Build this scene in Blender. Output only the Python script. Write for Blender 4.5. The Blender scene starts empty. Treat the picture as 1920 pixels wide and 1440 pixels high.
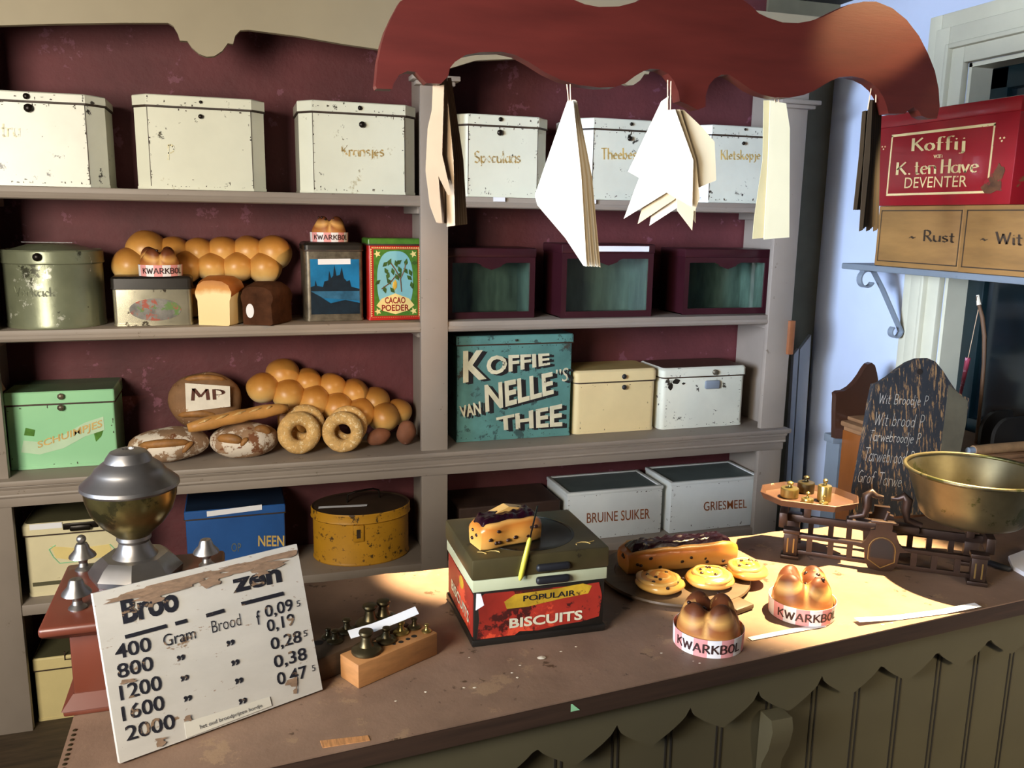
import bpy, bmesh, math, random
from mathutils import Vector, Matrix, noise
random.seed(7)
PI = math.pi
S = bpy.context.scene
COL = S.collection

# ------------------------------------------------------------------ camera
YAW, PITCH, ROLL, FPX = math.radians(17.85), math.radians(10.86), math.radians(0.95), 1620.0
CP = Vector((-0.559, -2.5, 1.4375))
_fw = Vector((math.sin(YAW)*math.cos(PITCH), math.cos(YAW)*math.cos(PITCH), -math.sin(PITCH)))
_rt0 = Vector((math.cos(YAW), -math.sin(YAW), 0)); _up0 = _rt0.cross(_fw)
_rt = math.cos(ROLL)*_rt0 + math.sin(ROLL)*_up0
_up = -math.sin(ROLL)*_rt0 + math.cos(ROLL)*_up0
cam = bpy.data.objects.new('camera', bpy.data.cameras.new('camera')); COL.objects.link(cam)
cam.data.lens = 36.0*FPX/1920.0; cam.data.sensor_width = 36.0; cam.data.clip_start = 0.01
cam.matrix_world = Matrix(((_rt.x, _up.x, -_fw.x, CP.x), (_rt.y, _up.y, -_fw.y, CP.y), (_rt.z, _up.z, -_fw.z, CP.z), (0, 0, 0, 1)))
S.camera = cam

# ------------------------------------------------------------------ light and exposure
S.view_settings.view_transform = 'Standard'; S.view_settings.look = 'None'
S.view_settings.exposure = 0.0; S.view_settings.gamma = 1.0; S.view_settings.use_curve_mapping = False
w = bpy.data.worlds.new('world'); S.world = w; w.use_nodes = True
w.node_tree.nodes['Background'].inputs[0].default_value = (0.75, 0.85, 1.0, 1)
w.node_tree.nodes['Background'].inputs[1].default_value = 0.04
def lamp(name, kind, loc, target, energy, color, **kw):
    d = bpy.data.lights.new(name, kind); o = bpy.data.objects.new(name, d); COL.objects.link(o)
    o.location = loc; o.rotation_euler = (Vector(target)-Vector(loc)).to_track_quat('-Z', 'Y').to_euler()
    d.energy = energy; d.color = color
    for k, v in kw.items(): setattr(d, k, v)
    return o
lamp('window_light', 'AREA', (-1.75, -2.35, 1.62), (-0.58, 0.0, 1.27), 54, (1.0, 0.92, 0.79), shape='RECTANGLE', size=0.75, size_y=0.8, spread=math.radians(150))
lamp('side_window_light', 'AREA', (-2.45, -2.1, 1.60), (1.53, -0.30, 1.48), 21, (0.60, 0.75, 1.0), shape='RECTANGLE', size=0.7, size_y=0.9, spread=math.radians(40))
lamp('ceiling_spot', 'SPOT', (1.06, -0.995, 2.17), (0.66, -1.0, 0.69), 1050, (1.0, 0.77, 0.42), spot_size=math.radians(31), spot_blend=0.5, shadow_soft_size=0.015)
lamp('rear_ceiling_spot', 'SPOT', (0.02, -0.60, 2.17), (-0.09, -0.76, 0.69), 1000, (1.0, 0.74, 0.42), spot_size=math.radians(17), spot_blend=0.6, shadow_soft_size=0.015)
lamp('board_spot', 'SPOT', (1.14, -1.36, 2.17), (0.73, -1.0, 1.87), 72, (1.0, 0.62, 0.30), spot_size=math.radians(21), spot_blend=0.45, shadow_soft_size=0.015)
lamp('bag_fill_spot', 'SPOT', (0.15, -1.80, 2.16), (0.135, -1.0, 1.46), 18, (1.0, 0.84, 0.62), spot_size=math.radians(19), spot_blend=0.5, shadow_soft_size=0.02)  # added spot, put in to brighten the hanging paper bags
lamp('front_window_light', 'AREA', (1.5, -3.9, 1.5), (1.05, -1.27, 0.40), 3.2, (1.0, 0.85, 0.62), shape='RECTANGLE', size=0.35, size_y=0.5, spread=math.radians(32))

# ------------------------------------------------------------------ photograph geometry -> metres
def ray(px, py): return _rt*((px-960)/FPX) + _up*((720-py)/FPX) + _fw
def aY(px, py, v): d = ray(px, py); return CP + d*((v-CP.y)/d.y)
def aZ(px, py, v): d = ray(px, py); return CP + d*((v-CP.z)/d.z)
def aX(px, py, v): d = ray(px, py); return CP + d*((v-CP.x)/d.x)
S1, S2, S3, S4, CT = 1.4975, 1.131, 0.731, 0.375, 0.6875      # shelf tops and counter top
WX, BY, CEIL = 1.53, 0.27, 2.2                                  # right wall, back wall, ceiling

# ------------------------------------------------------------------ materials
def H(s):
    s = s.lstrip('#'); c = [int(s[i:i+2], 16)/255 for i in (0, 2, 4)]
    return tuple([(x/12.92 if x <= 0.04045 else ((x+0.055)/1.055)**2.4) for x in c] + [1.0])
def mat(name, col, rough=0.6, metal=0.0, var=0.12, vs=9.0, chip=None, bump=0.0, bs=60.0, stretch=(1, 1, 1), spec=0.5, coat=0.0, grad=None, chip2=None, cleft=None):
    """col, col with brightness variation; chip = (colour, scale, threshold); grad = [(pos,colour)..] by height over the object"""
    m = bpy.data.materials.new(name); m.use_nodes = True
    nt = m.node_tree; N = nt.nodes; L = nt.links
    p = N['Principled BSDF']; p.inputs['Roughness'].default_value = rough; p.inputs['Metallic'].default_value = metal
    p.inputs['Specular IOR Level'].default_value = spec; p.inputs['Coat Weight'].default_value = coat
    tc = N.new('ShaderNodeTexCoord'); mp = N.new('ShaderNodeMapping'); mp.inputs['Scale'].default_value = stretch
    L.new(tc.outputs['Object'], mp.inputs['Vector'])
    oi = N.new('ShaderNodeObjectInfo'); mu = N.new('ShaderNodeMath'); mu.operation = 'MULTIPLY'; mu.inputs[1].default_value = 37.0
    L.new(oi.outputs['Random'], mu.inputs[0])
    def nz(scale, detail=4.0, rgh=0.6):
        n = N.new('ShaderNodeTexNoise'); n.noise_dimensions = '4D'
        n.inputs['Scale'].default_value = scale; n.inputs['Detail'].default_value = detail; n.inputs['Roughness'].default_value = rgh
        L.new(mp.outputs['Vector'], n.inputs['Vector']); L.new(mu.outputs[0], n.inputs['W']); return n.outputs['Fac']
    def mix(fac, a, b):
        x = N.new('ShaderNodeMix'); x.data_type = 'RGBA'
        for s, v in ((0, fac), (6, a), (7, b)):
            if hasattr(v, 'node'): L.new(v, x.inputs[s])
            else: x.inputs[s].default_value = v
        return x.outputs[2]
    def ramp(fac, stops):
        r = N.new('ShaderNodeValToRGB'); e = r.color_ramp.elements
        while len(e) < len(stops): e.new(0.5)
        for q, (t, c) in zip(e, stops): q.position = t; q.color = c
        L.new(fac, r.inputs['Fac']); return r.outputs['Color']
    c = H(col)
    if grad:
        sx = N.new('ShaderNodeSeparateXYZ'); L.new(tc.outputs['Generated'], sx.inputs[0])
        ad = N.new('ShaderNodeMath'); ad.operation = 'MULTIPLY_ADD'; ad.inputs[1].default_value = 0.35
        L.new(nz(vs), ad.inputs[0]); L.new(sx.outputs['Z'], ad.inputs[2])
        sb = N.new('ShaderNodeMath'); sb.operation = 'SUBTRACT'; sb.inputs[1].default_value = 0.17; L.new(ad.outputs[0], sb.inputs[0])
        out = ramp(sb.outputs[0], [(t, H(q)) for t, q in grad])
    else:
        lo = tuple([x*(1-var*1.6) for x in c[:3]]+[1]); hi = tuple([min(1, x*(1+var)) for x in c[:3]]+[1])
        out = ramp(nz(vs), [(0.32, lo), (0.68, hi)])
    for ch in (chip, chip2):
        if ch:
            cc, sc, th = ch
            th = .5+(th-.5)*.72; f = ramp(nz(sc, 8.0, 0.7), [(th, (0, 0, 0, 1)), (min(1, th+0.025), (1, 1, 1, 1))])
            out = mix(f, out, H(cc))
    if cleft:
        at = N.new('ShaderNodeAttribute'); at.attribute_name = 'cleft'
        out = mix(ramp(at.outputs['Fac'], [(0.0, (1, 1, 1, 1)), (0.11, (0, 0, 0, 1))]), out, H(cleft))
    L.new(out, p.inputs['Base Color'])
    if bump:
        b = N.new('ShaderNodeBump'); b.inputs['Strength'].default_value = bump; b.inputs['Distance'].default_value = 0.004
        L.new(nz(bs, 6.0), b.inputs['Height']); L.new(b.outputs['Normal'], p.inputs['Normal'])
    return m
def glass_mat(name, tint=(0.8, 0.9, 0.88, 1), fac=0.12):
    m = bpy.data.materials.new(name); m.use_nodes = True; nt = m.node_tree; N = nt.nodes; L = nt.links
    N.remove(N['Principled BSDF']); t = N.new('ShaderNodeBsdfTransparent'); t.inputs[0].default_value = tint
    g = N.new('ShaderNodeBsdfGlossy'); g.inputs['Roughness'].default_value = 0.08
    mx = N.new('ShaderNodeMixShader'); mx.inputs[0].default_value = fac
    L.new(t.outputs[0], mx.inputs[1]); L.new(g.outputs[0], mx.inputs[2]); L.new(mx.outputs[0], N['Material Output'].inputs['Surface']); return m

M = {}
def dm(k, *a, **kw): M[k] = mat(k, *a, **kw)
dm('unit_paint', '#8d8175', 0.55, var=.06, vs=5, chip=('#6d5f50', 26, .70), bump=.05, bs=30)
dm('valance_paint', '#9c9076', 0.6, var=.06, vs=3, chip=('#8a7c64', 18, .74), bump=.05)
dm('maroon_plaster', '#5d2a2d', 0.7, var=.22, vs=4, chip=('#74424e', 14, .63), bump=.6, bs=45)
dm('blue_plaster', '#b9c2d6', 0.85, var=.06, vs=2, bump=.25, bs=12)
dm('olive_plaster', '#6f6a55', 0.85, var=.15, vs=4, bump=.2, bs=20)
dm('ceiling_wood', '#20180f', 0.8, var=.2, stretch=(1, 12, 1))
dm('floor_wood', '#4a3c2a', 0.75, var=.25, stretch=(1, 8, 1))
dm('enamel_white', '#dcdcc8', 0.22, var=.04, vs=6, chip=('#3b3527', 24, .675), chip2=('#b9b190', 6, .68), bump=.03, coat=.3)
dm('enamel_old', '#d3d3c2', 0.35, var=.06, vs=6, chip=('#2f2a22', 19, .655), bump=.04)
dm('white_box', '#cfd2cc', 0.45, var=.04, chip=('#57503f', 30, .72), bump=.03)
dm('rust_dark', '#3a2a1c', 0.6, var=.3, vs=30)
dm('knob_dark', '#241d17', 0.35, metal=.6, var=.2)
dm('green_metal', '#80846a', 0.34, metal=.35, var=.16, vs=6, chip=('#3d3d2c', 16, .64), chip2=('#c9c9b6', 11, .63), bump=.1)
dm('tin_dark', '#2b2722', 0.4, metal=.4, var=.2)
dm('tin_bright', '#b1aa92', 0.25, metal=.75, var=.25, vs=9, chip=('#4a4234', 20, .62))
dm('picture_oval', '#7d7a74', 0.3, metal=.3, var=.3, vs=25, chip=('#5e7a44', 26, .55), chip2=('#9a5040', 30, .58))
dm('bronze_edge', '#6b6252', 0.4, metal=.5, var=.3, vs=40)
dm('castle_sky', '#1d6d9c', 0.3, var=.25, vs=14)
dm('castle_dark', '#12222e', 0.35, var=.35, vs=30)
dm('castle_water', '#31617f', 0.3, var=.3, vs=30)
dm('cacao_red', '#b3241c', 0.3, var=.08)
dm('cacao_green', '#4c7a2b', 0.3, var=.18, vs=60)
dm('cacao_blue', '#7fb7c0', 0.3, var=.06)
dm('cacao_cream', '#e6d08a', 0.3, var=.05)
dm('leaf', '#3d5c24', 0.4, var=.3, vs=60)
dm('branch', '#6a4522', 0.5, var=.2)
dm('pod', '#cfa93c', 0.4, var=.2)
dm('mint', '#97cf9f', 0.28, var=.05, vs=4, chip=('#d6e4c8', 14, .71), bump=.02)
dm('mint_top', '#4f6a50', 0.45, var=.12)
dm('banner', '#bcd6b4', 0.35, var=.08)
dm('gold_letter', '#c9a860', 0.5, var=.2, vs=40)
dm('faded_gold', '#b7995c', 0.5, var=.3, vs=40, chip=('#dcdcc8', 45, .52))
dm('faint_letter', '#d3cba0', 0.4, var=.1, chip=('#dcdcc8', 40, .5))
dm('gray_letter', '#62664f', 0.5, var=.1, chip=('#80846a', 40, .5))
dm('teal_tin', '#588983', 0.5, var=.2, vs=7, chip=('#35504e', 20, .60), chip2=('#3d3a31', 9, .66), bump=.1)
dm('teal_dark', '#2f3f3c', 0.6, var=.3, vs=14)
dm('cream_letter', '#d6cfb0', 0.55, var=.1, vs=20, chip=('#5a5648', 34, .66))
dm('black_letter', '#16161a', 0.55, var=.2)
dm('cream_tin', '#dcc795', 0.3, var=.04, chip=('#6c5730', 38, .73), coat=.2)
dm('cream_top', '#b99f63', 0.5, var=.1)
dm('ivory', '#ddd2ab', 0.35, var=.05, chip=('#8b7b40', 34, .70))
dm('pale_yellow', '#d8c68c', 0.35, var=.05, chip=('#8b7b40', 34, .73))
dm('olive_top', '#565238', 0.6, var=.1)
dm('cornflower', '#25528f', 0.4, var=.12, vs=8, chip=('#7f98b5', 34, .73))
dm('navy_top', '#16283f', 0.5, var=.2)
dm('mustard', '#c08a22', 0.42, var=.1, vs=8, chip=('#4a361c', 22, .62), chip2=('#6c4a1e', 60, .62), bump=.05)
dm('drum_top', '#3b2a1b', 0.6, var=.25)
dm('brown_tin', '#3c2a22', 0.55, var=.25, vs=12, bump=.1)
dm('slate_top', '#5c6663', 0.5, var=.15)
dm('brown_letter', '#8a4b22', 0.5, var=.12)
dm('oxblood', '#35131a', 0.35, var=.12, vs=6, chip=('#57303a', 30, .72))
dm('glass_inside', '#7d867c', 0.6, var=.35, vs=6, stretch=(4, 4, 1))
M['pane'] = glass_mat('pane', (0.8, 0.88, 0.85, 1), .10)
dm('dark_glass', '#0a1519', 0.12, var=.2, spec=.6)
dm('sash_green', '#0b1d20', 0.35, var=.15)
dm('trim_paint', '#c2bda6', 0.5, var=.04, bump=.03)
dm('gray_shelf', '#737b83', 0.5, var=.06, chip=('#6a737b', 20, .72))
dm('gray_iron', '#7a838d', 0.45, var=.08)
BREAD = [(0.0, '#d8a552'), (.35, '#d39a44'), (.7, '#bd7a2c'), (1.0, '#a05d1e')]
dm('bun', '#c88a3a', 0.40, vs=22, spec=.5, grad=[(0.0, '#f2e0b6'), (.3, '#e0b56c'), (.6, '#c88f45'), (1.0, '#9c6224')], bump=.06, bs=60)
dm('kwark_crust', '#8f4b1c', 0.5, vs=18, grad=[(0.0, '#cc9450'), (.3, '#bd7e40'), (.55, '#9a5a2c'), (.8, '#6d391d'), (1.0, '#4c2814')], cleft='#d9a45c', bump=.12, bs=60, spec=.3)
dm('raisin', '#2a130d', 0.35, var=.3, vs=60, bump=.3, bs=120)
dm('loaf_side', '#e5cf95', 0.6, vs=14, grad=[(0.0, '#e7cf96'), (.62, '#eed9a2'), (.74, '#cf8f42'), (1.0, '#8d4c1c')], bump=.08, bs=90)
dm('loaf_crust', '#a8622a', 0.42, var=.2, vs=14, bump=.1)
dm('rye', '#4a2d1c', 0.85, var=.3, vs=26, bump=.35, bs=70, spec=.1)
dm('flour_crust', '#a07f60', 0.8, var=.25, vs=12, chip=('#dccfbd', 14, .505), chip2=('#7a4a2a', 18, .62), bump=.25, bs=60)
dm('brown_crust', '#84603f', 0.75, var=.25, vs=12, chip=('#d3c3ac', 13, .60), chip2=('#6a4226', 18, .62), bump=.25, bs=60)
dm('slash_crust', '#9a6a36', 0.6, var=.25, vs=30, bump=.3)
dm('flour', '#e6ddcc', 0.9, var=.06, vs=30, chip=('#b9987a', 30, .66))
dm('stencil_brown', '#5a2d1c', 0.7, var=.1)
dm('baguette', '#c68d4a', 0.5, var=.18, vs=16, chip=('#e0b67a', 18, .62), bump=.12, bs=50)
dm('rusk', '#d3a765', 0.8, var=.14, vs=70, chip=('#ecd3a3', 120, .58), bump=.5, bs=160)
dm('dark_roll', '#7a4a30', 0.8, var=.25, vs=16, chip=('#a98270', 30, .64), bump=.2)
dm('swirl', '#d39a48', 0.3, vs=20, grad=[(0.0, '#c98635'), (.5, '#dfae5c'), (1.0, '#c07a2c')], bump=.06, coat=.4)
dm('swirl_light', '#d3a258', 0.3, var=.1, vs=30, coat=.4)
dm('cake', '#cb8a3c', 0.35, vs=12, grad=[(0.0, '#d9a355'), (.5, '#cf8d3e'), (.85, '#b76c26'), (1.0, '#d39c52')], bump=.1, coat=.3)
dm('jam', '#1e0510', 0.22, var=.4, vs=40, bump=.6, bs=55, coat=.15)
dm('pewter', '#96908a', 0.36, metal=.92, var=.16, vs=9, bump=.05, bs=12)
dm('urn_brass', '#857747', 0.3, metal=.92, var=.3, vs=14, chip=('#5d5636', 12, .58), bump=.04, bs=14)
dm('brass_bowl', '#6d644a', 0.40, metal=.85, var=.25, vs=9, chip=('#4b4a2a', 8, .6))
dm('brass', '#a38f55', 0.3, metal=.9, var=.15)
dm('brass_dark', '#574d36', 0.36, metal=.85, var=.25)
dm('mill_wood', '#623021', 0.38, var=.12, vs=6, coat=.1, stretch=(1, 1, .3))
dm('board_red', '#4b1a13', 0.42, var=.14, vs=5, stretch=(1, 1, 6), spec=.3, bump=.03)
dm('sign_paint', '#beb9b0', 0.65, var=.05, vs=8, chip=('#836a52', 10, .66), chip2=('#8d7760', 38, .69), stretch=(1, 3.0, 3.0))
dm('sign_letter', '#15151f', 0.6, var=.1, chip=('#836a52', 22, .62), stretch=(1, 3, 3))
dm('worn_wood', '#8a705a', 0.75, var=.2, vs=30, stretch=(1, 5, 5))
dm('sign_label', '#cfcabc', 0.6, var=.04)
dm('print', '#3a3a40', 0.6, var=.1)
dm('block_wood', '#b07b4a', 0.5, var=.15, vs=9, stretch=(2, 2, 9), bump=.03)
dm('block_dark', '#4d3a2a', 0.55, var=.2, vs=9, stretch=(2, 2, 9))
dm('hole', '#1c120b', 0.8, var=.1)  # near-black colour paints the shade inside openings that are not cut
dm('paper', '#e4e4e6', 0.7, var=.02)
dm('counter_cloth', '#846a58', 0.55, var=.14, vs=9, chip=('#93785f', 11, .60), chip2=('#54402f', 26, .66), bump=.4, bs=22, spec=.3)
dm('counter_edge', '#3d2b20', 0.6, var=.2, stretch=(.4, 6, 12))
dm('bare_wood', '#b98352', 0.6, var=.3, vs=40, stretch=(6, 1, 1))
dm('counter_paint', '#57503a', 0.65, var=.08, vs=4, chip=('#4d4530', 14, .74))
dm('groove', '#231d14', 0.8)
dm('crumb', '#d9cdb8', 0.8)
dm('lid_olive', '#4f452a', 0.38, metal=.3, var=.18, vs=9, chip=('#2e2617', 20, .66))
dm('lid_disc', '#1d1a15', 0.25, metal=.4, var=.2)
dm('pale_green', '#b5b794', 0.45, var=.06)
dm('label_red', '#9b2a1c', 0.5, var=.25, vs=9, chip=('#3e120d', 13, .58), chip2=('#d2492c', 7, .63))
dm('label_yellow', '#c29a26', 0.5, var=.25, vs=20, chip=('#5a3a12', 26, .62))
dm('knife_yellow', '#d9d24a', 0.35, var=.03)
dm('steel', '#b4b4b4', 0.2, metal=1.0, var=.05)
dm('tray_wood', '#5a4632', 0.55, var=.2, vs=8, stretch=(1, 4, 1))
dm('paper_pink', '#e39a98', 0.7, var=.03)
dm('paper_white', '#ece7e8', 0.7, var=.02)
dm('marker', '#3a1d1a', 0.6, var=.1)
dm('iron_brown', '#3a2a22', 0.42, metal=.5, var=.2, vs=20, bump=.05)
dm('iron_gold', '#8a7040', 0.4, metal=.6, var=.2)
dm('pan_brown', '#4f3527', 0.45, metal=.2, var=.15, vs=20, chip=('#a08a70', 26, .70))
dm('slate', '#22252a', 0.7, var=.2, vs=9, chip=('#8a6a45', 17, .56), stretch=(9, 9, .08))
dm('slate_side', '#56503f', 0.7, var=.2, vs=9)
dm('chalk', '#bdbbb0', 0.9, var=.2, chip=('#22252a', 60, .62))
dm('red_tin', '#8c131c', 0.35, var=.1, vs=5, chip=('#5b4624', 12, .71), coat=.2)
dm('worn_red', '#5f3a20', 0.6, var=.3, vs=40, chip=('#8d1a20', 30, .55))
dm('red_letter', '#dcc68c', 0.5, var=.08, chip=('#8c131c', 50, .68))
dm('crate_wood', '#8f6837', 0.6, var=.16, vs=5, stretch=(1, 1, 5), bump=.03)
dm('crate_line', '#3a2a1a', 0.6, var=.2)
dm('desk_wood', '#8a4c1c', 0.4, var=.12, vs=5, stretch=(3, 3, .5), coat=.2)
dm('desk_dark', '#3c2114', 0.45, var=.15, coat=.2)
dm('desk_top', '#8f6846', 0.5, var=.2)
dm('black_board', '#17130f', 0.45, var=.2)
dm('rolled_brown', '#9a7650', 0.5, var=.25, vs=20, bump=.2)
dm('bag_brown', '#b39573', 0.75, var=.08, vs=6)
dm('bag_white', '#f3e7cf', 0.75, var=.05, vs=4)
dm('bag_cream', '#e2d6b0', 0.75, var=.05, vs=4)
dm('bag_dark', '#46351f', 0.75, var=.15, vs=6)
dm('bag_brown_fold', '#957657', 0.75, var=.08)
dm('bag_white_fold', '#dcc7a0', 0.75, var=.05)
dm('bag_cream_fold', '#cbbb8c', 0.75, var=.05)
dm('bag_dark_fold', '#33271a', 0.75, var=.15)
dm('string', '#c8a987', 0.8)
dm('twig', '#5a3f28', 0.7, var=.25, bump=.2)
dm('pink_rod', '#a8435a', 0.4, var=.2, chip=('#d7a9c0', 60, .6))
dm('plank_gray', '#bab9b4', 0.7, var=.08, stretch=(1, 1, .2))
dm('plank_orange', '#8a5330', 0.6, var=.15)

# ------------------------------------------------------------------ mesh helpers (all coordinates in metres, world space)
class B:
    def __init__(s, mtx=None): s.v = []; s.f = []; s.mi = []; s.M = mtx or Matrix(); s.at = None
    def add(s, vs, fs, mi=0):
        o = len(s.v); s.v += [s.M @ Vector(p) for p in vs]
        for f in fs: s.f.append([o+i for i in f]); s.mi.append(mi)
        return s
    def box(s, x0, x1, y0, y1, z0, z1, bev=0.0, mi=0, seg=2):
        if bev:
            bm = bmesh.new(); bmesh.ops.create_cube(bm, size=1)
            for v in bm.verts: v.co = Vector(((x0+x1)/2+v.co.x*(x1-x0), (y0+y1)/2+v.co.y*(y1-y0), (z0+z1)/2+v.co.z*(z1-z0)))
            bmesh.ops.bevel(bm, geom=bm.edges[:], offset=bev, segments=seg, affect='EDGES', profile=0.5)
            bm.verts.index_update(); s.add([v.co[:] for v in bm.verts], [[v.index for v in f.verts] for f in bm.faces], mi); bm.free(); return s
        return s.add([(x, y, z) for x in (x0, x1) for y in (y0, y1) for z in (z0, z1)],
                     [(0, 1, 3, 2), (4, 6, 7, 5), (0, 4, 5, 1), (2, 3, 7, 6), (0, 2, 6, 4), (1, 5, 7, 3)], mi)
    def prism(s, poly, ax, a, b, mi=0):
        """extrude a polygon: ax 'z' poly=(x,y), 'y' poly=(x,z), 'x' poly=(y,z)"""
        n = len(poly)
        f = {'z': lambda p, t: (p[0], p[1], t), 'y': lambda p, t: (p[0], t, p[1]), 'x': lambda p, t: (t, p[0], p[1])}[ax]
        return s.add([f(p, a) for p in poly]+[f(p, b) for p in poly],
                     [list(range(n))[::-1], list(range(n, 2*n))]+[(i, (i+1) % n, n+(i+1) % n, n+i) for i in range(n)], mi)
    def lathe(s, prof, c=(0, 0, 0), seg=32, sx=1.0, sy=1.0, mi=0, cap=True):
        vs = []; fs = []; n = len(prof)
        for r, z in prof:
            for k in range(seg):
                a = 2*PI*k/seg; vs.append((c[0]+r*sx*math.cos(a), c[1]+r*sy*math.sin(a), c[2]+z))
        for i in range(n-1):
            for k in range(seg):
                k2 = (k+1) % seg; fs.append((i*seg+k, i*seg+k2, (i+1)*seg+k2, (i+1)*seg+k))
        if cap:
            if prof[0][0] > 1e-5: fs.append(list(range(seg))[::-1])
            if prof[-1][0] > 1e-5: fs.append([(n-1)*seg+k for k in range(seg)])
        return s.add(vs, fs, mi)
    def tube(s, pts, r, seg=10, mi=0, ex=1.0):
        pts = [Vector(p) for p in pts]; n = len(pts); rs = r if isinstance(r, (list, tuple)) else [r]*n
        t0 = (pts[1]-pts[0]).normalized(); u = t0.orthogonal().normalized(); vs = []; fs = []
        for i, p in enumerate(pts):
            t = (pts[min(i+1, n-1)]-pts[max(i-1, 0)]).normalized(); u = (u-t*u.dot(t)).normalized(); v = t.cross(u)
            for k in range(seg):
                a = 2*PI*k/seg; vs.append(p+(u*math.cos(a)+v*math.sin(a)*ex)*rs[i])
        for i in range(n-1):
            for k in range(seg):
                k2 = (k+1) % seg; fs.append((i*seg+k, i*seg+k2, (i+1)*seg+k2, (i+1)*seg+k))
        fs += [list(range(seg))[::-1], [(n-1)*seg+k for k in range(seg)]]
        return s.add(vs, fs, mi)
    def ribbon(s, pts, wv, th=0.003, mi=0):
        """flat strip along pts, width vector wv"""
        pts = [Vector(p) for p in pts]; wv = Vector(wv); vs = []; n = len(pts)
        for i, p in enumerate(pts):
            t = (pts[min(i+1, n-1)]-pts[max(i-1, 0)]).normalized(); nn = t.cross(wv).normalized()*th
            vs += [p-wv/2-nn/2, p+wv/2-nn/2, p+wv/2+nn/2, p-wv/2+nn/2]
        fs = [(3, 2, 1, 0), tuple(4*(n-1)+k for k in range(4))]
        for i in range(n-1):
            for k in range(4): fs.append((4*i+k, 4*i+(k+1) % 4, 4*i+4+(k+1) % 4, 4*i+4+k))
        return s.add(vs, fs, mi)
    def star(s, o, lobes, sub=4, amp=0.0, ns=20.0, zmin=None, p=14.0, mi=0, seed=0):
        """one skin over several ellipsoids (cx,cy,cz,rx,ry,rz) seen from o"""
        bm = bmesh.new(); bmesh.ops.create_icosphere(bm, subdivisions=sub, radius=1); o = Vector(o); cl = []
        for v in bm.verts:
            d = v.co.normalized(); acc = 0.0; ts = [0.0, 0.0]
            for cx, cy, cz, rx, ry, rz in lobes:
                q = Vector(((o.x-cx)/rx, (o.y-cy)/ry, (o.z-cz)/rz)); e = Vector((d.x/rx, d.y/ry, d.z/rz))
                a = e.dot(e); b = 2*q.dot(e); c = q.dot(q)-1; D = b*b-4*a*c
                if D >= 0:
                    t = (-b+math.sqrt(D))/(2*a)
                    if t > 0: acc += t**p; ts.append(t)
            r = acc**(1/p) if acc else 0.001
            q = o+d*r
            if amp: q += d*amp*noise.noise(q*ns+Vector((seed, seed*1.7, 0)))
            if zmin is not None and q.z < zmin: q.z = zmin
            v.co = q; ts.sort(); cl.append((ts[-1]-ts[-2])/max(1e-6, ts[-1]))
        s.at = cl
        bm.verts.index_update(); s.add([v.co[:] for v in bm.verts], [[v.index for v in f.verts] for f in bm.faces], mi); bm.free(); return s
    def ball(s, c, rx, ry=None, rz=None, sub=3, amp=0, ns=30, seed=0, zmin=None, mi=0):
        ry = ry or rx; rz = rz or rx
        return s.star(c, [(c[0], c[1], c[2], rx, ry, rz)], sub, amp, ns, zmin, mi=mi, seed=seed)
    def torus(s, c, R, r, ax='y', seg=40, rs=14, amp=0.0, seed=0, mi=0):
        vs = []; fs = []
        for i in range(seg):
            a = 2*PI*i/seg
            for k in range(rs):
                b = 2*PI*k/rs; rr = R+r*math.cos(b); q = Vector((rr*math.cos(a), r*math.sin(b), rr*math.sin(a)))
                if ax == 'z': q = Vector((q.x, q.z, q.y))
                if amp: q *= 1+amp*noise.noise(q*60+Vector((seed, 0, 0)))
                vs.append(q+Vector(c))
        for i in range(seg):
            for k in range(rs): fs.append((i*rs+k, i*rs+(k+1) % rs, ((i+1) % seg)*rs+(k+1) % rs, ((i+1) % seg)*rs+k))
        return s.add(vs, fs, mi)

def obj(name, b, m, parent=None, smooth=30, label=None):
    me = bpy.data.meshes.new(name)
    off = Vector(parent_loc(parent)) if parent else Vector()
    me.from_pydata([v-off for v in b.v], [], b.f)
    ms = m if isinstance(m, (list, tuple)) else [m]
    for q in ms: me.materials.append(M[q])
    if len(ms) > 1: me.polygons.foreach_set('material_index', b.mi)
    bm = bmesh.new(); bm.from_mesh(me); bmesh.ops.recalc_face_normals(bm, faces=bm.faces[:]); bm.to_mesh(me); bm.free()
    if smooth: me.shade_smooth(); me.set_sharp_from_angle(angle=math.radians(smooth))
    me.update()
    if b.at and len(b.at) == len(me.vertices) and ms[0] == 'kwark_crust':
        a_ = me.attributes.new('cleft', 'FLOAT', 'POINT'); a_.data.foreach_set('value', b.at)
    o = bpy.data.objects.new(name, me); COL.objects.link(o)
    if parent: o.parent = parent
    if label: o['label'] = label
    return o
_PL = {}
def parent_loc(p):
    v = Vector()
    while p is not None: v += p.location; p = p.parent
    return v
def tag(o, label, cat, group=None):
    o['label'] = label; o['category'] = cat
    if group: o['group'] = group
    return o
def thing(name, label, cat, loc, group=None):
    o = bpy.data.objects.new(name, None); COL.objects.link(o); o.location = loc; o.empty_display_size = .02
    return tag(o, label, cat, group)
def struct(name, b, m, parent=None):
    o = obj(name, b, m, parent)
    if not parent: o['kind'] = 'structure'
    return o
def solo(name, b, m, label, cat, group=None, smooth=30): return tag(obj(name, b, m, None, smooth), label, cat, group)
def rot(cx, cy, a, cz=0, ax='Z'):
    c = Vector((cx, cy, cz)); return Matrix.Translation(c) @ Matrix.Rotation(a, 4, ax) @ Matrix.Translation(-c)
def rrect(x0, x1, y0, y1, r, n=5):
    out = []
    for cx, cy, a in ((x1-r, y1-r, 0), (x0+r, y1-r, 90), (x0+r, y0+r, 180), (x1-r, y0+r, 270)):
        for k in range(n+1):
            t = math.radians(a+90*k/n); out.append((cx+r*math.cos(t), cy+r*math.sin(t)))
    return out
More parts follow.
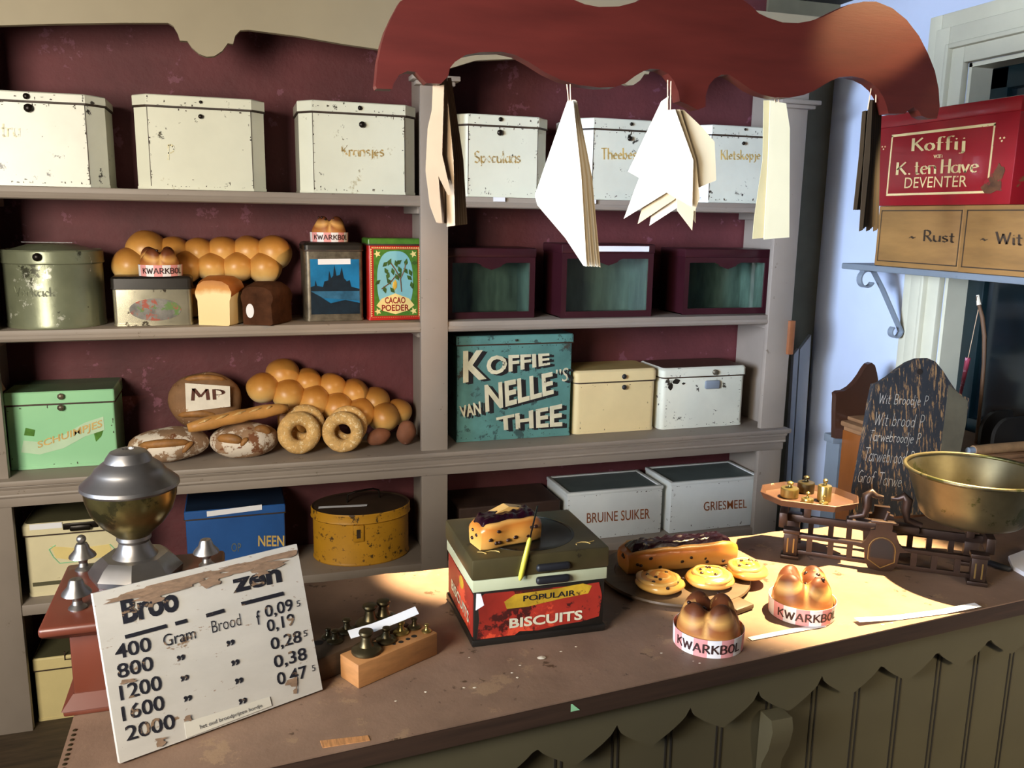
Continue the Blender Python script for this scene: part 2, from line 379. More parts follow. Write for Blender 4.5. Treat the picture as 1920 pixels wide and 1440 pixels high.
def octa(x0, x1, y0, y1, c): return [(x0+c, y0), (x1-c, y0), (x1, y0+c), (x1, y1), (x0, y1), (x0, y0+c)]
def grow(poly, o):
    xs = [p[0] for p in poly]; ys = [p[1] for p in poly]; cx = (min(xs)+max(xs))/2; cy = (min(ys)+max(ys))/2
    kx = (max(xs)-cx+o)/(max(xs)-cx); ky = (max(ys)-cy+o)/(max(ys)-cy)
    return [(cx+(x-cx)*kx, cy+(y-cy)*ky) for x, y in poly]

# ------------------------------------------------------------------ lettering
_fc = {}
def btext(s, bold=0.0, shear=0.0, space=1.0):
    cu = bpy.data.curves.new('t', 'FONT'); cu.body = s; cu.size = 1; cu.offset = bold; cu.shear = shear; cu.space_character = space; cu.resolution_u = 3
    o = bpy.data.objects.new('t', cu); me = bpy.data.meshes.new_from_object(o)
    vs = [(v.co.x, v.co.y) for v in me.vertices]; fs = [list(p.vertices) for p in me.polygons]
    bpy.data.objects.remove(o); bpy.data.curves.remove(cu); bpy.data.meshes.remove(me)
    return vs, fs
def A(cx, cy, rx, ry, a0, a1, n=8):
    return [(cx+rx*math.cos(math.radians(a0+(a1-a0)*k/n)), cy+ry*math.sin(math.radians(a0+(a1-a0)*k/n))) for k in range(n+1)]
def glyph(ch, n):
    a = lambda cx, cy, rx, ry, p, q: A(cx, cy, rx, ry, p, q, n)
    G = {
     'a': (.5, [a(.22, .28, .22, .28, 60, 330), [(.45, .58), (.45, .08), (.52, 0)]]),
     'b': (.5, [[(.05, 1), (.05, 0)], a(.25, .28, .2, .28, 150, -150)]),
     'c': (.42, [a(.24, .28, .22, .28, 50, 310)]),
     'd': (.5, [a(.22, .28, .2, .28, 30, 330), [(.44, 1), (.44, 0)]]),
     'e': (.44, [[(.05, .3), (.4, .34)]+a(.23, .28, .2, .28, 15, 310)]),
     'f': (.34, [[(.14, 0), (.14, .75)]+a(.29, .8, .15, .2, 170, 50), [(.0, .56), (.32, .56)]]),
     'g': (.5, [a(.22, .3, .2, .26, 30, 330), [(.44, .56), (.44, -.12)]+a(.24, -.12, .2, .17, 0, -150)]),
     'h': (.5, [[(.06, 1), (.06, 0)], [(.06, .42)]+a(.25, .36, .19, .22, 150, 0)+[(.44, 0)]]),
     'i': (.2, [[(.1, .56), (.1, .04), (.16, 0)], [(.08, .76), (.13, .8)]]),
     'j': (.24, [[(.16, .56), (.16, -.1)]+a(.02, -.1, .14, .18, 0, -110), [(.14, .76), (.19, .8)]]),
     'k': (.46, [[(.06, 1), (.06, 0)], [(.06, .28), (.4, .58)], [(.18, .38), (.44, 0)]]),
     'l': (.2, [[(.08, 1), (.08, .05), (.16, 0)]]),
     'm': (.74, [[(.06, .56), (.06, 0)], [(.06, .42)]+a(.22, .38, .15, .18, 150, 0)+[(.37, 0)], [(.37, .42)]+a(.53, .38, .15, .18, 150, 0)+[(.68, 0)]]),
     'n': (.5, [[(.06, .56), (.06, 0)], [(.06, .42)]+a(.25, .36, .19, .2, 150, 0)+[(.44, 0)]]),
     'o': (.48, [a(.24, .28, .2, .28, 90, 450)]),
     'p': (.5, [[(.06, .58), (.06, -.3)], a(.26, .28, .2, .28, 150, -150)]),
     'r': (.36, [[(.06, .56), (.06, 0)], [(.06, .4)]+a(.22, .38, .15, .18, 150, 40)]),
     's': (.4, [a(.21, .43, .16, .14, 40, 270)+a(.2, .15, .17, .15, 90, -140)]),
     't': (.34, [[(.14, .85), (.14, .1)]+a(.25, .12, .11, .12, 180, 310), [(0, .57), (.3, .57)]]),
     'u': (.5, [[(.06, .56), (.06, .2)]+a(.24, .2, .18, .2, 180, 350), [(.44, .56), (.44, 0)]]),
     'v': (.46, [[(.03, .56), (.23, 0)], [(.23, 0), (.43, .56)]]),
     'w': (.7, [[(.03, .56), (.18, 0), (.34, .5), (.5, 0), (.66, .56)]]),
     'y': (.48, [[(.05, .56), (.25, .05)], [(.44, .56), (.12, -.28)]]),
     'A': (.64, [[(.02, 0), (.32, 1)], [(.32, 1), (.6, 0)], [(.12, .34), (.52, .34)]]),
     'B': (.56, [[(.06, 0), (.06, 1)], [(.06, 1), (.2, 1)]+a(.24, .75, .22, .25, 90, -90)+[(.06, .5)], [(.24, .5)]+a(.26, .25, .26, .25, 90, -90)+[(.06, 0)]]),
     'D': (.6, [[(.06, 0), (.06, 1), (.2, 1)]+a(.2, .5, .34, .5, 90, -90)+[(.06, 0)]]),
     'E': (.5, [[(.46, 1), (.06, 1), (.06, 0), (.46, 0)], [(.06, .52), (.4, .52)]]),
     'G': (.64, [a(.33, .5, .28, .5, 50, 350), [(.36, .45), (.62, .45), (.62, .05)]]),
     'H': (.62, [[(.08, 0), (.08, 1)], [(.54, 0), (.54, 1)], [(.08, .52), (.54, .52)]]),
     'K': (.6, [[(.08, 0), (.08, 1)], [(.08, .42), (.54, 1)], [(.22, .58), (.58, 0)]]),
     'L': (.48, [[(.07, 1), (.07, 0), (.45, .02)]]),
     'M': (.76, [[(.06, 0), (.1, 1), (.38, .3), (.66, 1), (.7, 0)]]),
     'O': (.64, [a(.32, .5, .27, .5, 90, 450)]),
     'P': (.54, [[(.08, 0), (.08, 1), (.2, 1)]+a(.24, .73, .24, .27, 90, -90)+[(.08, .46)]]),
     'R': (.58, [[(.08, 0), (.08, 1), (.2, 1)]+a(.24, .74, .22, .26, 90, -90)+[(.08, .48)], [(.24, .48), (.56, 0)]]),
     'S': (.56, [a(.29, .74, .23, .26, 40, 270)+a(.27, .25, .25, .25, 90, -140)]),
     'T': (.6, [[(.02, .98), (.58, 1)], [(.3, 1), (.3, 0)]]),
     'V': (.6, [[(.03, 1), (.3, 0)], [(.3, 0), (.57, 1)]]),
     'W': (.86, [[(.03, 1), (.22, 0), (.42, .85), (.62, 0), (.83, 1)]]),
     '.': (.2, [[(.08, .0), (.12, .06)]]), ' ': (.34, []), '~': (.5, [[(.02, .2), (.16, .34), (.32, .2), (.46, .32)]]),
    }
    return G[ch]
def stext(s, nib=.12, ang=None, n=8, gap=.1, hair=.03):
    """pen lettering; ang None = round marker, else broad nib held at that angle"""
    vs = []; fs = []; x = 0.0
    def quad(*q): o = len(vs); vs.extend(q); fs.append([o, o+1, o+2, o+3])
    for ch in s:
        w_, st = glyph(ch, n)
        for pl in st:
            for (ax, ay), (bx, by) in zip(pl, pl[1:]):
                ax += x; bx += x; dx, dy = bx-ax, by-ay; l = math.hypot(dx, dy)
                if l < 1e-6: continue
                px, py = -dy/l, dx/l
                if ang is None: h = nib/2; e = h*.5
                else:
                    nx, ny = math.cos(ang), math.sin(ang); h = max(hair, abs(px*nx+py*ny)*nib)/2; e = h*.3
                ux, uy = dx/l*e, dy/l*e
                quad((ax-ux-px*h, ay-uy-py*h), (bx+ux-px*h, by+uy-py*h), (bx+ux+px*h, by+uy+py*h), (ax-ux+px*h, ay-uy+py*h))
        x += w_+gap
    return vs, fs
def letter_quad(name, m2, q, m, parent, off=0.0009, label=None, ybase=None):
    """map lettering onto the quad TL,TR,BR,BL (world points)"""
    TL, TR, BR, BL = [Vector(p) for p in q]; vs, fs = m2
    x0 = min(v[0] for v in vs); x1 = max(v[0] for v in vs); y0 = min(v[1] for v in vs); y1 = max(v[1] for v in vs)
    if ybase: y0, y1 = ybase
    nn = (TR-TL).cross(BL-TL).normalized()*-1
    b = B(); out = []
    for vx, vy in vs:
        u = (vx-x0)/(x1-x0); t = (vy-y0)/(y1-y0)
        out.append((BL*(1-u)+BR*u)*(1-t)+(TL*(1-u)+TR*u)*t+nn*off)
    b.add(out, fs); return obj(name, b, m, parent, 0, label)
def yq(px, Yv): return [aY(x, y, Yv) for x, y in px]              # four photo corners on the plane y = Yv
def rectY(x0, y0, x1, y1, Yv): return yq([(x0, y0), (x1, y0), (x1, y1), (x0, y1)], Yv)
BLK = dict(nib=.16, ang=math.radians(38), n=4, gap=.06, hair=.05)
def face(o, pts, d=0.0006):  # thin painted patch through given points
    pts = [Vector(p) for p in pts]; n = (pts[1]-pts[0]).cross(pts[2]-pts[0]).normalized(); k = len(pts)
    return B().add(list(pts)+[p+n*d for p in pts], [list(range(k))[::-1], list(range(k, 2*k))]+[(i, (i+1) % k, k+(i+1) % k, k+i) for i in range(k)])

# ================================================================== SETTING
S3 = 0.738
struct('floor', B().box(-2.7, 1.7, -5.2, .4, -.06, 0), 'floor_wood')
struct('ceiling', B().box(-2.7, 1.7, -5.2, .4, CEIL, CEIL+.06), 'ceiling_wood')
struct('wall_back', B().box(-2.7, 1.7, BY, BY+.1, 0, CEIL), 'maroon_plaster')
struct('wall_left', B().box(-2.75, -2.65, -5.2, .4, 0, CEIL), 'blue_plaster')
YJ = aX(1772, 533, WX).y; YN = YJ-1.0; ZT = aX(1850, 112, WX).z; ZB = .78
struct('wall_right', B().box(WX, WX+.16, YJ, BY, 0, CEIL).box(WX, WX+.16, -5.2, YN, 0, CEIL).box(WX, WX+.16, YN, YJ, 0, ZB).box(WX, WX+.16, YN, YJ, ZT, CEIL), 'blue_plaster')
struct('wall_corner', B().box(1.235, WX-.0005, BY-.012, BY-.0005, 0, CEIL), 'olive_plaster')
wn = B()
for o_, i_, t in ((.155, .105, .018), (.11, .055, .032), (.06, .045, .042), (.05, 0, .024)):
    for y0, y1, z0, z1 in ((YJ+i_, YJ+o_, ZB, ZT+o_), (YN-o_, YN-i_, ZB, ZT+o_), (YN-i_, YJ+i_, ZT+i_, ZT+o_)):
        wn.box(WX-t, WX-.0005, y0, y1, z0, z1, .004)
wn.box(WX, WX+.13, YJ-.012, YJ-.0005, ZB, ZT).box(WX, WX+.13, YN, YN+.012, ZB, ZT).box(WX, WX+.13, YN, YJ, ZT-.012, ZT-.0005)
win = struct('window_1', wn, 'trim_paint')
sash = B()
for y0, y1, z0, z1 in ((YJ-.075, YJ-.012, ZB, ZT-.012), (YN+.012, YN+.075, ZB, ZT-.012), (YN, YJ-.012, ZT-.075, ZT-.012), (YN, YJ-.012, ZB, ZB+.07), ((YN+YJ)/2-.02, (YN+YJ)/2+.02, ZB, ZT-.05), (YN+.05, YJ-.05, 1.44, 1.47)):
    sash.box(WX+.075, WX+.12, y0, y1, z0, z1, .004)
struct('window_sash', sash, 'sash_green', win)
struct('window_glass', B().box(WX+.095, WX+.1, YN+.02, YJ-.02, ZB+.02, ZT-.02), 'dark_glass', win)

# ================================================================== SHELF UNIT
su = thing('shelf_unit', 'tall taupe painted wall shelving with two bays against the dark maroon plaster', 'shelf unit', (0, .13, 0))
XL, XC0, XC1, XR = -1.151, -.039, .0425, 1.151
obj('upright', B().box(XL-.085, XL, 0, .022, 0, 2.08, .002), 'unit_paint', su)
obj('upright', B().box(XC0, XC1, 0, .022, 0, 2.08, .002), 'unit_paint', su)
obj('upright', B().box(XR, XR+.092, 0, .022, 0, 2.08, .002), 'unit_paint', su)
for x0, x1 in ((XL-.06, XL-.036), (-.012, .013), (XR+.05, XR+.074)):
    obj('side_panel', B().box(x0, x1, .022, .262, 0, 2.08), 'unit_paint', su)
for x0, x1 in ((XL-.036, -.012), (.013, XR+.05)):
    for zt in (S1, S2):
        b = B().box(x0, x1, .006, .262, zt-.020, zt, .003)
        b.tube([(x0, .012, zt-.022), (x1, .012, zt-.022)], .010, 8)
        obj('shelf', b, 'unit_paint', su)
    obj('shelf', B().box(x0, x1, .004, .262, S4-.032, S4, .004), 'unit_paint', su)
    for zt in (S1, S2):
        for cx0, cx1 in ((x0, x0+.028), (x1-.028, x1)):
            obj('cleat', B().box(cx0, cx1, .05, .262, zt-.052, zt-.0215, .003), 'unit_paint', su)
b = B().box(XL-.10, XR+.105, -.03, .262, S3-.016, S3, .004).box(XL-.09, XR+.095, -.014, .02, S3-.043, S3-.016, .003)
b.tube([(XL-.09, -.012, S3-.020), (XR+.095, -.012, S3-.020)], .009, 8).box(XL-.085, XR+.092, -.006, .02, S3-.078, S3-.043, .002)
b.tube([(XL-.09, -.009, S3-.046), (XR+.094, -.009, S3-.046)], .006, 8)
obj('main_shelf', b, 'unit_paint', su)
for x0, x1 in ((XC0-.028, XC1+.028), (XR-.028, XR+.12)):
    obj('capital', B().box(x0, x1, -.03, .03, 1.812, 1.826, .003).box(x0+.012, x1-.012, -.018, .02, 1.80, 1.812, .003), 'unit_paint', su)
# carved valance boards, one per bay
def zx(px, py): p = aY(px, py, 0); return (p.x, p.z)
prof = [zx(-60, 62)] + [zx(*q) for q in ((0, 51), (110, 48), (230, 46), (316, 46), (326, 52), (334, 66), (338, 79), (352, 80), (360, 92), (374, 104), (388, 109), (402, 108), (417, 98), (427, 84), (437, 85), (441, 70), (450, 60), (466, 59), (560, 71), (640, 85), (715, 96))]
x_end = XC0
prof = [p for p in prof if p[0] < x_end-.02]+[(x_end, prof[-1][1]-.008)]
vl = [(XL-.085, 2.08), (XL-.085, prof[0][1])]+prof+[(x_end, 2.08)]
obj('valance', B().prism(vl, 'y', -.022, -.001), 'valance_paint', su)
cxl = (XL+XC0)/2; dxm = (XC1+XR)/2-cxl
vr = [(XC0, 2.08), (XC0, vl[1][1]-.035)]+[(p[0]+dxm, p[1]-.0) for p in prof[1:-1]]+[(XR+.092, prof[-1][1]), (XR+.092, 2.08)]
obj('valance', B().prism(vr, 'y', -.0215, -.0005), 'valance_paint', su)
obj('wood_patch', B().box(XR+.078, XR+.1, -.012, .03, aY(1478, 664, 0).z, aY(1478, 601, 0).z, .002), 'plank_orange', su, label='bare orange-brown wood patch on the right upright')

# ================================================================== TINS ON THE SHELVES
def knob(root, x, y, z, r, m='knob_dark', name='knob'):
    b = B(); b.tube([(x, y+.002, z), (x, y-.006, z)], r*.5, 8); b.ball((x, y-.008, z), r, r*.7, r, 2)
    return obj(name, b, m, root)
def box_tin(name, label, cat, poly, z0, z1, lh, body, lid, group=None, over=.004, bev=.004, seam='rust_dark', rim=None, lidm2=None):
    xs = [p[0] for p in poly]; ys = [p[1] for p in poly]
    t = thing(name, label, cat, ((min(xs)+max(xs))/2, (min(ys)+max(ys))/2, z0), group)
    b = B().prism(grow(poly, .0015), 'z', z0+.0005, z0+.008).prism(poly, 'z', z0+.006, z1-lh-.003)
    b.prism(grow(poly, -.001), 'z', z1-lh-.004, z1-lh+.003, 1)
    obj('body', b, [body, seam], t)
    lp = grow(poly, over)
    c = B(); n = len(lp); zz = [(lp, z1-lh), (lp, z1-bev), (grow(poly, over-bev*.4), z1-bev*.35), (grow(poly, over-bev), z1)]
    vs = []; fs = []; mi = []
    for q, z in zz: vs += [(x, y, z) for x, y in q]
    for k in range(3):
        for i in range(n): fs.append((k*n+i, k*n+(i+1) % n, (k+1)*n+(i+1) % n, (k+1)*n+i))
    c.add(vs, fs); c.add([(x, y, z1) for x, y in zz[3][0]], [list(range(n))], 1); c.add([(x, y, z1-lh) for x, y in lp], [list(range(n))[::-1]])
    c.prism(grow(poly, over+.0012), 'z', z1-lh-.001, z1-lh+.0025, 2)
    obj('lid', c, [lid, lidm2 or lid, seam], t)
    t['yf'] = min(ys); return t
def px_x(x, y, Yv): return aY(x, y, Yv).x

def chips(t, x0, x1, z0, z1, yf, n, seed, m='rust_dark', zs=(), xs=()):
    r_ = random.Random(seed); b = B()
    for k in range(n):
        e = r_.random()
        if e < .40: x, z = r_.uniform(x0, x1), z0+abs(r_.gauss(0, .006))+.002
        elif e < .62 and zs: x, z = r_.uniform(x0, x1), r_.choice(zs)+r_.gauss(0, .002)
        elif xs: x, z = r_.choice(xs)+r_.gauss(0, .0022), r_.uniform(z0, z1)
        else: x, z = r_.choice((x0, x1))+r_.gauss(0, .003), r_.uniform(z0, z1)
        x = min(max(x, x0+.002), x1-.002); z = min(max(z, z0+.001), z1)
        a, c = r_.uniform(.0008, .0042), r_.uniform(.0006, .002); q = []
        if r_.random() < .35: a, c = c, a*1.4
        for i in range(7): t_ = 2*PI*i/7; l = r_.uniform(.4, 1.2); q.append((min(max(x+a*l*math.cos(t_), x0), x1), yf-.0011, max(z0, z+c*l*math.sin(t_))))
        b.add(q, [list(range(7))])
    o = obj('chipped_paint', b, m, t, 0); o['kind'] = 'stuff'; return o
# ---- top row: six octagonal enamel tins
TOP = 'white enamel biscuit tins on the top shelf'
def top_tin(label, pl, sl, sr, pr, top, yf, lidy, words, word_rect, m='enamel_white', k1=None, k2=None, lm='faint_letter', kr=.007):
    x0, x1 = px_x(pl, 290, yf+.02), px_x(pr, 290, yf+.02)
    zt = aY((sl+sr)/2, top, yf).z; zl = aY((sl+sr)/2, lidy, yf).z
    c = max(.012, (x1-x0)*.5*(1-(sr-sl)/(pr-pl)))
    t = box_tin('biscuit_tin', label, 'tin', octa(x0, x1, yf, yf+.19, c), S1+.0005, zt, zt-zl, m, m, TOP, .003, .003)
    for xs in (x0+c, x1-c): obj('seam', B().box(xs-.0008, xs+.0008, yf-.0006, yf+.002, S1+.008, zl-.003), 'rust_dark', t)
    chips(t, x0+c, x1-c, S1+.003, zl-.004, yf, 46 if m == 'enamel_white' else 70, int(pl), 'rust_dark', (zl-.006,), (x0+c+.002, x1-c-.002))
    chips(t, x0+c, x1-c, zl+.003, zt-.002, yf-.003, 16, int(pl)+1, 'rust_dark', (zl+.004,))
    if k1: p = aY(*k1, yf); knob(t, p.x, yf, p.z, kr*.7, name='hasp_hole')
    if k2: p = aY(*k2, yf); knob(t, p.x, yf, p.z, kr)
    if words: letter_quad('lettering', stext(words, **BLK), rectY(*word_rect, yf), lm, t, .0012)
    return t
top_tin('leftmost white octagonal enamel tin on the top shelf, cut by the photo edge', -58, -30, 160, 200, 172, .035, 191, 'tru', (2, 232, 38, 258), 'enamel_old', (50, 181), (54, 203), kr=.011)
top_tin('white octagonal tin with nearly vanished lettering, second from left on the top shelf', 255, 279, 470, 497, 181, .035, 203, 'P', (314, 270, 328, 300), 'enamel_white', (376, 192), (376, 219), kr=.006)
top_tin('white octagonal tin lettered Kransjes, just left of the central upright', 562, 590, 760, 779, 192, .035, 214, 'Kransjes', (640, 272, 720, 300), 'enamel_white', (674, 203), (678, 234), 'faded_gold', .009)
top_tin('white octagonal tin lettered Speculaas behind the brown paper bags', 850, 878, 1007, 1027, 216, .04, 237, 'Speculaas', (889, 282, 976, 312), 'enamel_white', (937, 224), (936, 249), 'faded_gold', .009)
top_tin('white octagonal tin lettered Theebesch behind the hanging white paper bags', 1080, 1107, 1258, 1284, 224, .04, 245, 'Theebesch', (1127, 277, 1212, 300), 'enamel_old', (1182, 233), (1179, 260), 'gold_letter', .008)
top_tin('white octagonal tin lettered Kletskopje, rightmost on the top shelf', 1303, 1330, 1436, 1456, 236, .045, 255, 'Kletskopje', (1351, 281, 1426, 305), 'enamel_old', (1395, 243), (1392, 269), 'gold_letter', .006)

# ---- second row, left bay
yc = .13; p0 = aY(100, 560, yc-.1)
cx, r = (px_x(5, 540, yc)+px_x(200, 540, yc))/2, (px_x(200, 540, yc)-px_x(5, 540, yc))/2-.004
zb = S2+.0005; z1 = aY(100, 497, yc-r*.98).z; z2 = aY(100, 470, yc-r).z
rt = thing('round_tin', 'round grey-green metal tin with a domed lid at the left end of the middle shelf', 'tin', (cx, yc, zb))
obj('body', B().lathe([(r*.99, 0), (r, .006), (r*.985, .012), (r*.985, z1-zb)], (cx, yc, zb), 56), 'green_metal', rt)
obj('lid', B().lathe([(r*1.0, z1-zb), (r*1.02, z1-zb+.003), (r*1.01, z1-zb+.008), (r*1.01, z2-zb-.004), (r*.99, z2-zb), (r*.93, z2-zb-.004), (r*.5, z2-zb+.012), (0, z2-zb+.02)], (cx, yc, zb), 56, mi=0), ['green_metal'], rt)
p = aY(70, 482, yc-r); knob(rt, p.x, yc-math.sqrt(max(0, r*r-(p.x-cx)**2)), p.z, .011, 'knob_dark')
def on_cyl(m2, cx_, cy_, rr, x_mid, w_, z0_, h_, m, parent, name='lettering', off=.0012, tilt=0.0):
    """lettering wrapped round a vertical cylinder; x_mid = angle of its middle from the -y side"""
    vs, fs = m2; xa = min(v[0] for v in vs); xb = max(v[0] for v in vs); ya = min(v[1] for v in vs); yb = max(v[1] for v in vs); b = B()
    out = []
    for vx, vy in vs:
        a = x_mid+((vx-xa)/(xb-xa)-.5)*w_/rr; out.append((cx_+(rr+off)*math.sin(a), cy_-(rr+off)*math.cos(a), z0_+(vy-ya)/(yb-ya)*h_+tilt*a))
    return obj(name, b.add(out, fs), m, parent, 0)
on_cyl(stext('Verkade', **BLK), cx, yc, r*.985, -.25, .115, zb+.085, .026, 'gray_letter', rt)
def strip(label, pts, wv, th=.0006, group='white paper captions', lines=True):
    b = B().ribbon(pts, wv, th); o = thing('paper_strip', label, 'paper strip', pts[len(pts)//2], group)
    obj('paper', b, 'paper', o)
    if lines:
        P = [Vector(p) for p in pts]; wv = Vector(wv); n = (P[1]-P[0]).cross(wv).normalized()
        if n.z < 0 and abs(n.z) > .3 or (abs(n.z) <= .3 and n.y > 0): n = -n
        d = B(); L0 = P[len(P)//2]; tdir = (P[min(len(P)//2+1, len(P)-1)]-L0).normalized(); W_ = wv.length; q = -W_*2.1
        rr = random.Random(len(label))
        while q < W_*2.1:
            l = rr.uniform(.12, .4)*W_; a = L0+tdir*q+n*(th*.5+.0004)
            d.add([a-wv*.12, a+tdir*l-wv*.12, a+tdir*l+wv*.12, a+wv*.12], [(0, 1, 2, 3)]); q += l+W_*.1
        if len(P) == 2: obj('print', d, 'print', o, 0)
    return o
pa, pb = aZ(28, 452, z2+.021), aZ(145, 463, z2+.018)
strip('white paper strip lying on the round grey-green tin lid', [(cx-.06, yc-.05, z2+.0195), (cx+.065, yc-.078, z2+.0195)], (.004, .016, 0), lines=False)

# small oval-picture tin
yf = .045
x0, x1 = px_x(212, 580, yf), px_x(360, 580, yf); zt = aY(288, 517, yf+.03).z; zl = aY(288, 541, yf).z
t = box_tin('picture_tin', 'low silvery tin with an oval picture under a quark bun', 'tin', rrect(x0, x1, yf, yf+.085, .012), S2+.0005, zt, zt-zl, 'tin_bright', 'tin_dark', over=.003, bev=.006, seam='tin_dark')
ov = [((x0+x1)/2+.006+.066*math.cos(a*PI/16), S2+.045+.0305*math.sin(a*PI/16)) for a in range(32)]
obj('oval_picture', B().prism(ov, 'y', yf-.0012, yf+.001), 'picture_oval', t)
TINTOP = (zt, (x0+x1)/2, yf+.045)

# loaves of bread
def loaf(label, pxl, pxr, py, yf, zlen, yaw, hgt, mats, name='bread_loaf', group=None):
    x0, x1 = px_x(pxl, py, yf), px_x(pxr, py, yf); w_ = x1-x0; cx_ = (x0+x1)/2
    mt = rot(x0, yf, yaw)
    pr = [(0, 0), (.02, -.0), (.95, 0), (1, .04), (1.0, .55), (1.04, .63), (1.06, .74), (.98, .90), (.8, .985), (.5, 1.0), (.2, .985), (.02, .90), (-.06, .74), (-.04, .63), (0, .55)]
    b = B(mt); n = len(pr); vs = []; fs = []; K = 9
    for k in range(K):
        tt = k/(K-1); s_ = 1.0-.10*(abs(tt-.5)*2)**3; dz = .012*math.sin(PI*tt)
        for u, v in pr:
            q = Vector((x0+w_*(.5+(u-.5)*s_), yf+zlen*tt, S2+.0005+hgt*v*(1 if v < .6 else (.97+.03*s_))+(dz if v > .6 else 0)))
            q += Vector((0, .0, 0)) if v == 0 else Vector((.002, .002, .002))*noise.noise(q*25)
            vs.append(q)
    for k in range(K-1):
        for i in range(n): fs.append((k*n+i, k*n+(i+1) % n, (k+1)*n+(i+1) % n, (k+1)*n+i))
    mi = []
    for k in range(K-1):
        for i in range(n): mi.append(1 if 4 < i < 13 else 2)
    o = len(b.v); b.v += [mt @ q for q in vs]; b.f += [list(f) for f in fs]; b.mi += mi
    for f in (list(range(n))[::-1], [(K-1)*n+i for i in range(n)]): b.f.append(f); b.mi.append(0)
    t_ = thing(name, label, 'bread', mt @ Vector((cx_, yf+zlen/2, S2)), group); obj('loaf', b, mats, t_, 50); return t_, mt, x0, w_
wl, mt, xx, ww = loaf('golden white tin loaf with a pale cut front beside the oval-picture tin', 368, 440, 575, .045, .10, -.42, .125, ['loaf_side', 'loaf_crust', 'loaf_side'])
bl, mt, xx, ww = loaf('dark brown tin loaf with a small pale sticker, right of the white loaf', 452, 520, 575, .035, .12, -.52, .108, ['rye', 'rye', 'rye'])
ov = [(xx+ww*.28+.012*math.cos(a*PI/10), S2+.040+.020*math.sin(a*PI/10)) for a in range(20)]
obj('sticker', B(mt).prism(ov, 'y', .0335, .036), 'paper', bl, label='pale oval sticker')

# bun loaves: rows of pull-apart buns, every bun a part
def bun_loaf(label, spots, loc, seed, ry):
    t_ = thing('bun_loaf', label, 'bread', loc)
    for k, (px, py, Yv, rp) in enumerate(spots):
        c = aY(px, py, Yv); r_ = rp*((c-CP).length/FPX)*.97
        obj('bun', B().ball(c, r_*1.06, r_*ry, r_*1.0, 4, .003, 22, seed+k), 'bun', t_, 180)
    return t_
sp = [(275, 468, .222, 33), (325, 473, .222, 28), (373, 473, .222, 27), (418, 472, .222, 28), (465, 472, .222, 29), (512, 474, .215, 32),
      (245, 497, .19, 30), (297, 500, .19, 28), (349, 500, .19, 28), (398, 501, .19, 27), (446, 500, .19, 28), (496, 502, .19, 30)]
b1 = bun_loaf('golden pull-apart bun loaf of two rows leaning on the wall behind the tin loaves', sp, (-.62, .19, S2), 3, 1.3)
# wooden prop hidden behind the loaf so that it leans at this height
obj('underside', B().box(px_x(262, 500, .18), px_x(500, 500, .18), .2, .245, S2+.001, S2+.10, .02), 'bun', b1)

# tall castle tin and cacao tin
yf = .075
x0, x1 = px_x(572, 540, yf), px_x(681, 540, yf); zt = aY(626, 455, yf).z; zl = aY(626, 470, yf).z
bt = box_tin('tall_tin', 'tall tin with a blue castle picture, standing under a quark bun', 'tin', rrect(x0, x1, yf, yf+.16, .014), S2+.0005, zt, zt-zl, 'bronze_edge', 'tin_dark', over=.002, bev=.008)
q = rectY(581, 486, 673, 588, yf); xa, xb, za, zc = q[0].x, q[1].x, q[2].z, q[0].z
h_ = zc-za; w_ = xb-xa
obj('picture', face(None, [(xa, yf-.0006, za), (xb, yf-.0006, za), (xb, yf-.0006, zc), (xa, yf-.0006, zc)]), 'castle_sky', bt, 0)
obj('picture_ground', B().prism([(xa, za), (xb, za), (xb, za+h_*.2), (xa+w_*.7, za+h_*.26), (xa+w_*.4, za+h_*.2), (xa+w_*.2, za+h_*.32), (xa, za+h_*.42)], 'y', yf-.0018, yf), 'castle_dark', bt)
obj('picture_water', B().prism([(xa, za+h_*.42), (xa+w_*.25, za+h_*.3), (xb, za+h_*.24), (xb, za+h_*.42)], 'y', yf-.0014, yf), 'castle_water', bt)
sk = [(0, .42), (0, .5), (.08, .52), (.1, .62), (.13, .52), (.25, .5), (.28, .6), (.36, .62), (.38, .8), (.42, .66), (.46, .7), (.49, .9), (.53, .7), (.6, .72), (.64, .86), (.68, .66), (.74, .6), (.8, .62), (.83, .5), (1, .46), (1, .42)]
obj('picture_castle', B().prism([(xa+w_*u, za+h_*v) for u, v in sk], 'y', yf-.0016, yf), 'castle_dark', bt)
strip('white paper strip across the front of the blue castle tin', [(px_x(596, 491, yf), yf-.0022, aY(596, 491, yf).z), (px_x(657, 491, yf), yf-.0022, aY(657, 490, yf).z)], (0, 0, .016))
BTTOP = (zt, (x0+x1)/2, yf+.08)
yf = .07
x0 = px_x(691, 525, yf); x1 = x0+.158; zt = aY(740, 447, yf).z; zl = aY(740, 459, yf).z
ct = box_tin('cacao_tin', 'red and green cacao tin with a cocoa branch picture against the central upright', 'tin', rrect(x0, x1, yf, yf+.12, .006), S2+.0005, zt, zt-zl, 'cacao_red', 'cacao_green', over=.002, bev=.004)
def P2(u, v): return (x0+(x1-x0)*u, S2+(zl-S2)*v)
def pan(name, pts, m, d): return obj(name, B().prism([P2(*p) for p in pts], 'y', yf-d, yf), m, ct)
pan('border', [(.1, .06), (.93, .06), (.93, .94), (.1, .94)], 'cacao_green', .0008)
pan('medallion', [(.5+.34*math.copysign(abs(math.cos(a*PI/20))**.7, math.cos(a*PI/20)), .52+.40*math.copysign(abs(math.sin(a*PI/20))**.8, math.sin(a*PI/20))) for a in range(40)], 'cacao_blue', .0014)
pan('name_plate', [(.14, .2), (.26, .13), (.5, .08), (.74, .13), (.86, .2), (.76, .29), (.5, .36), (.24, .29)], 'cacao_cream', .0026)
zz = B()
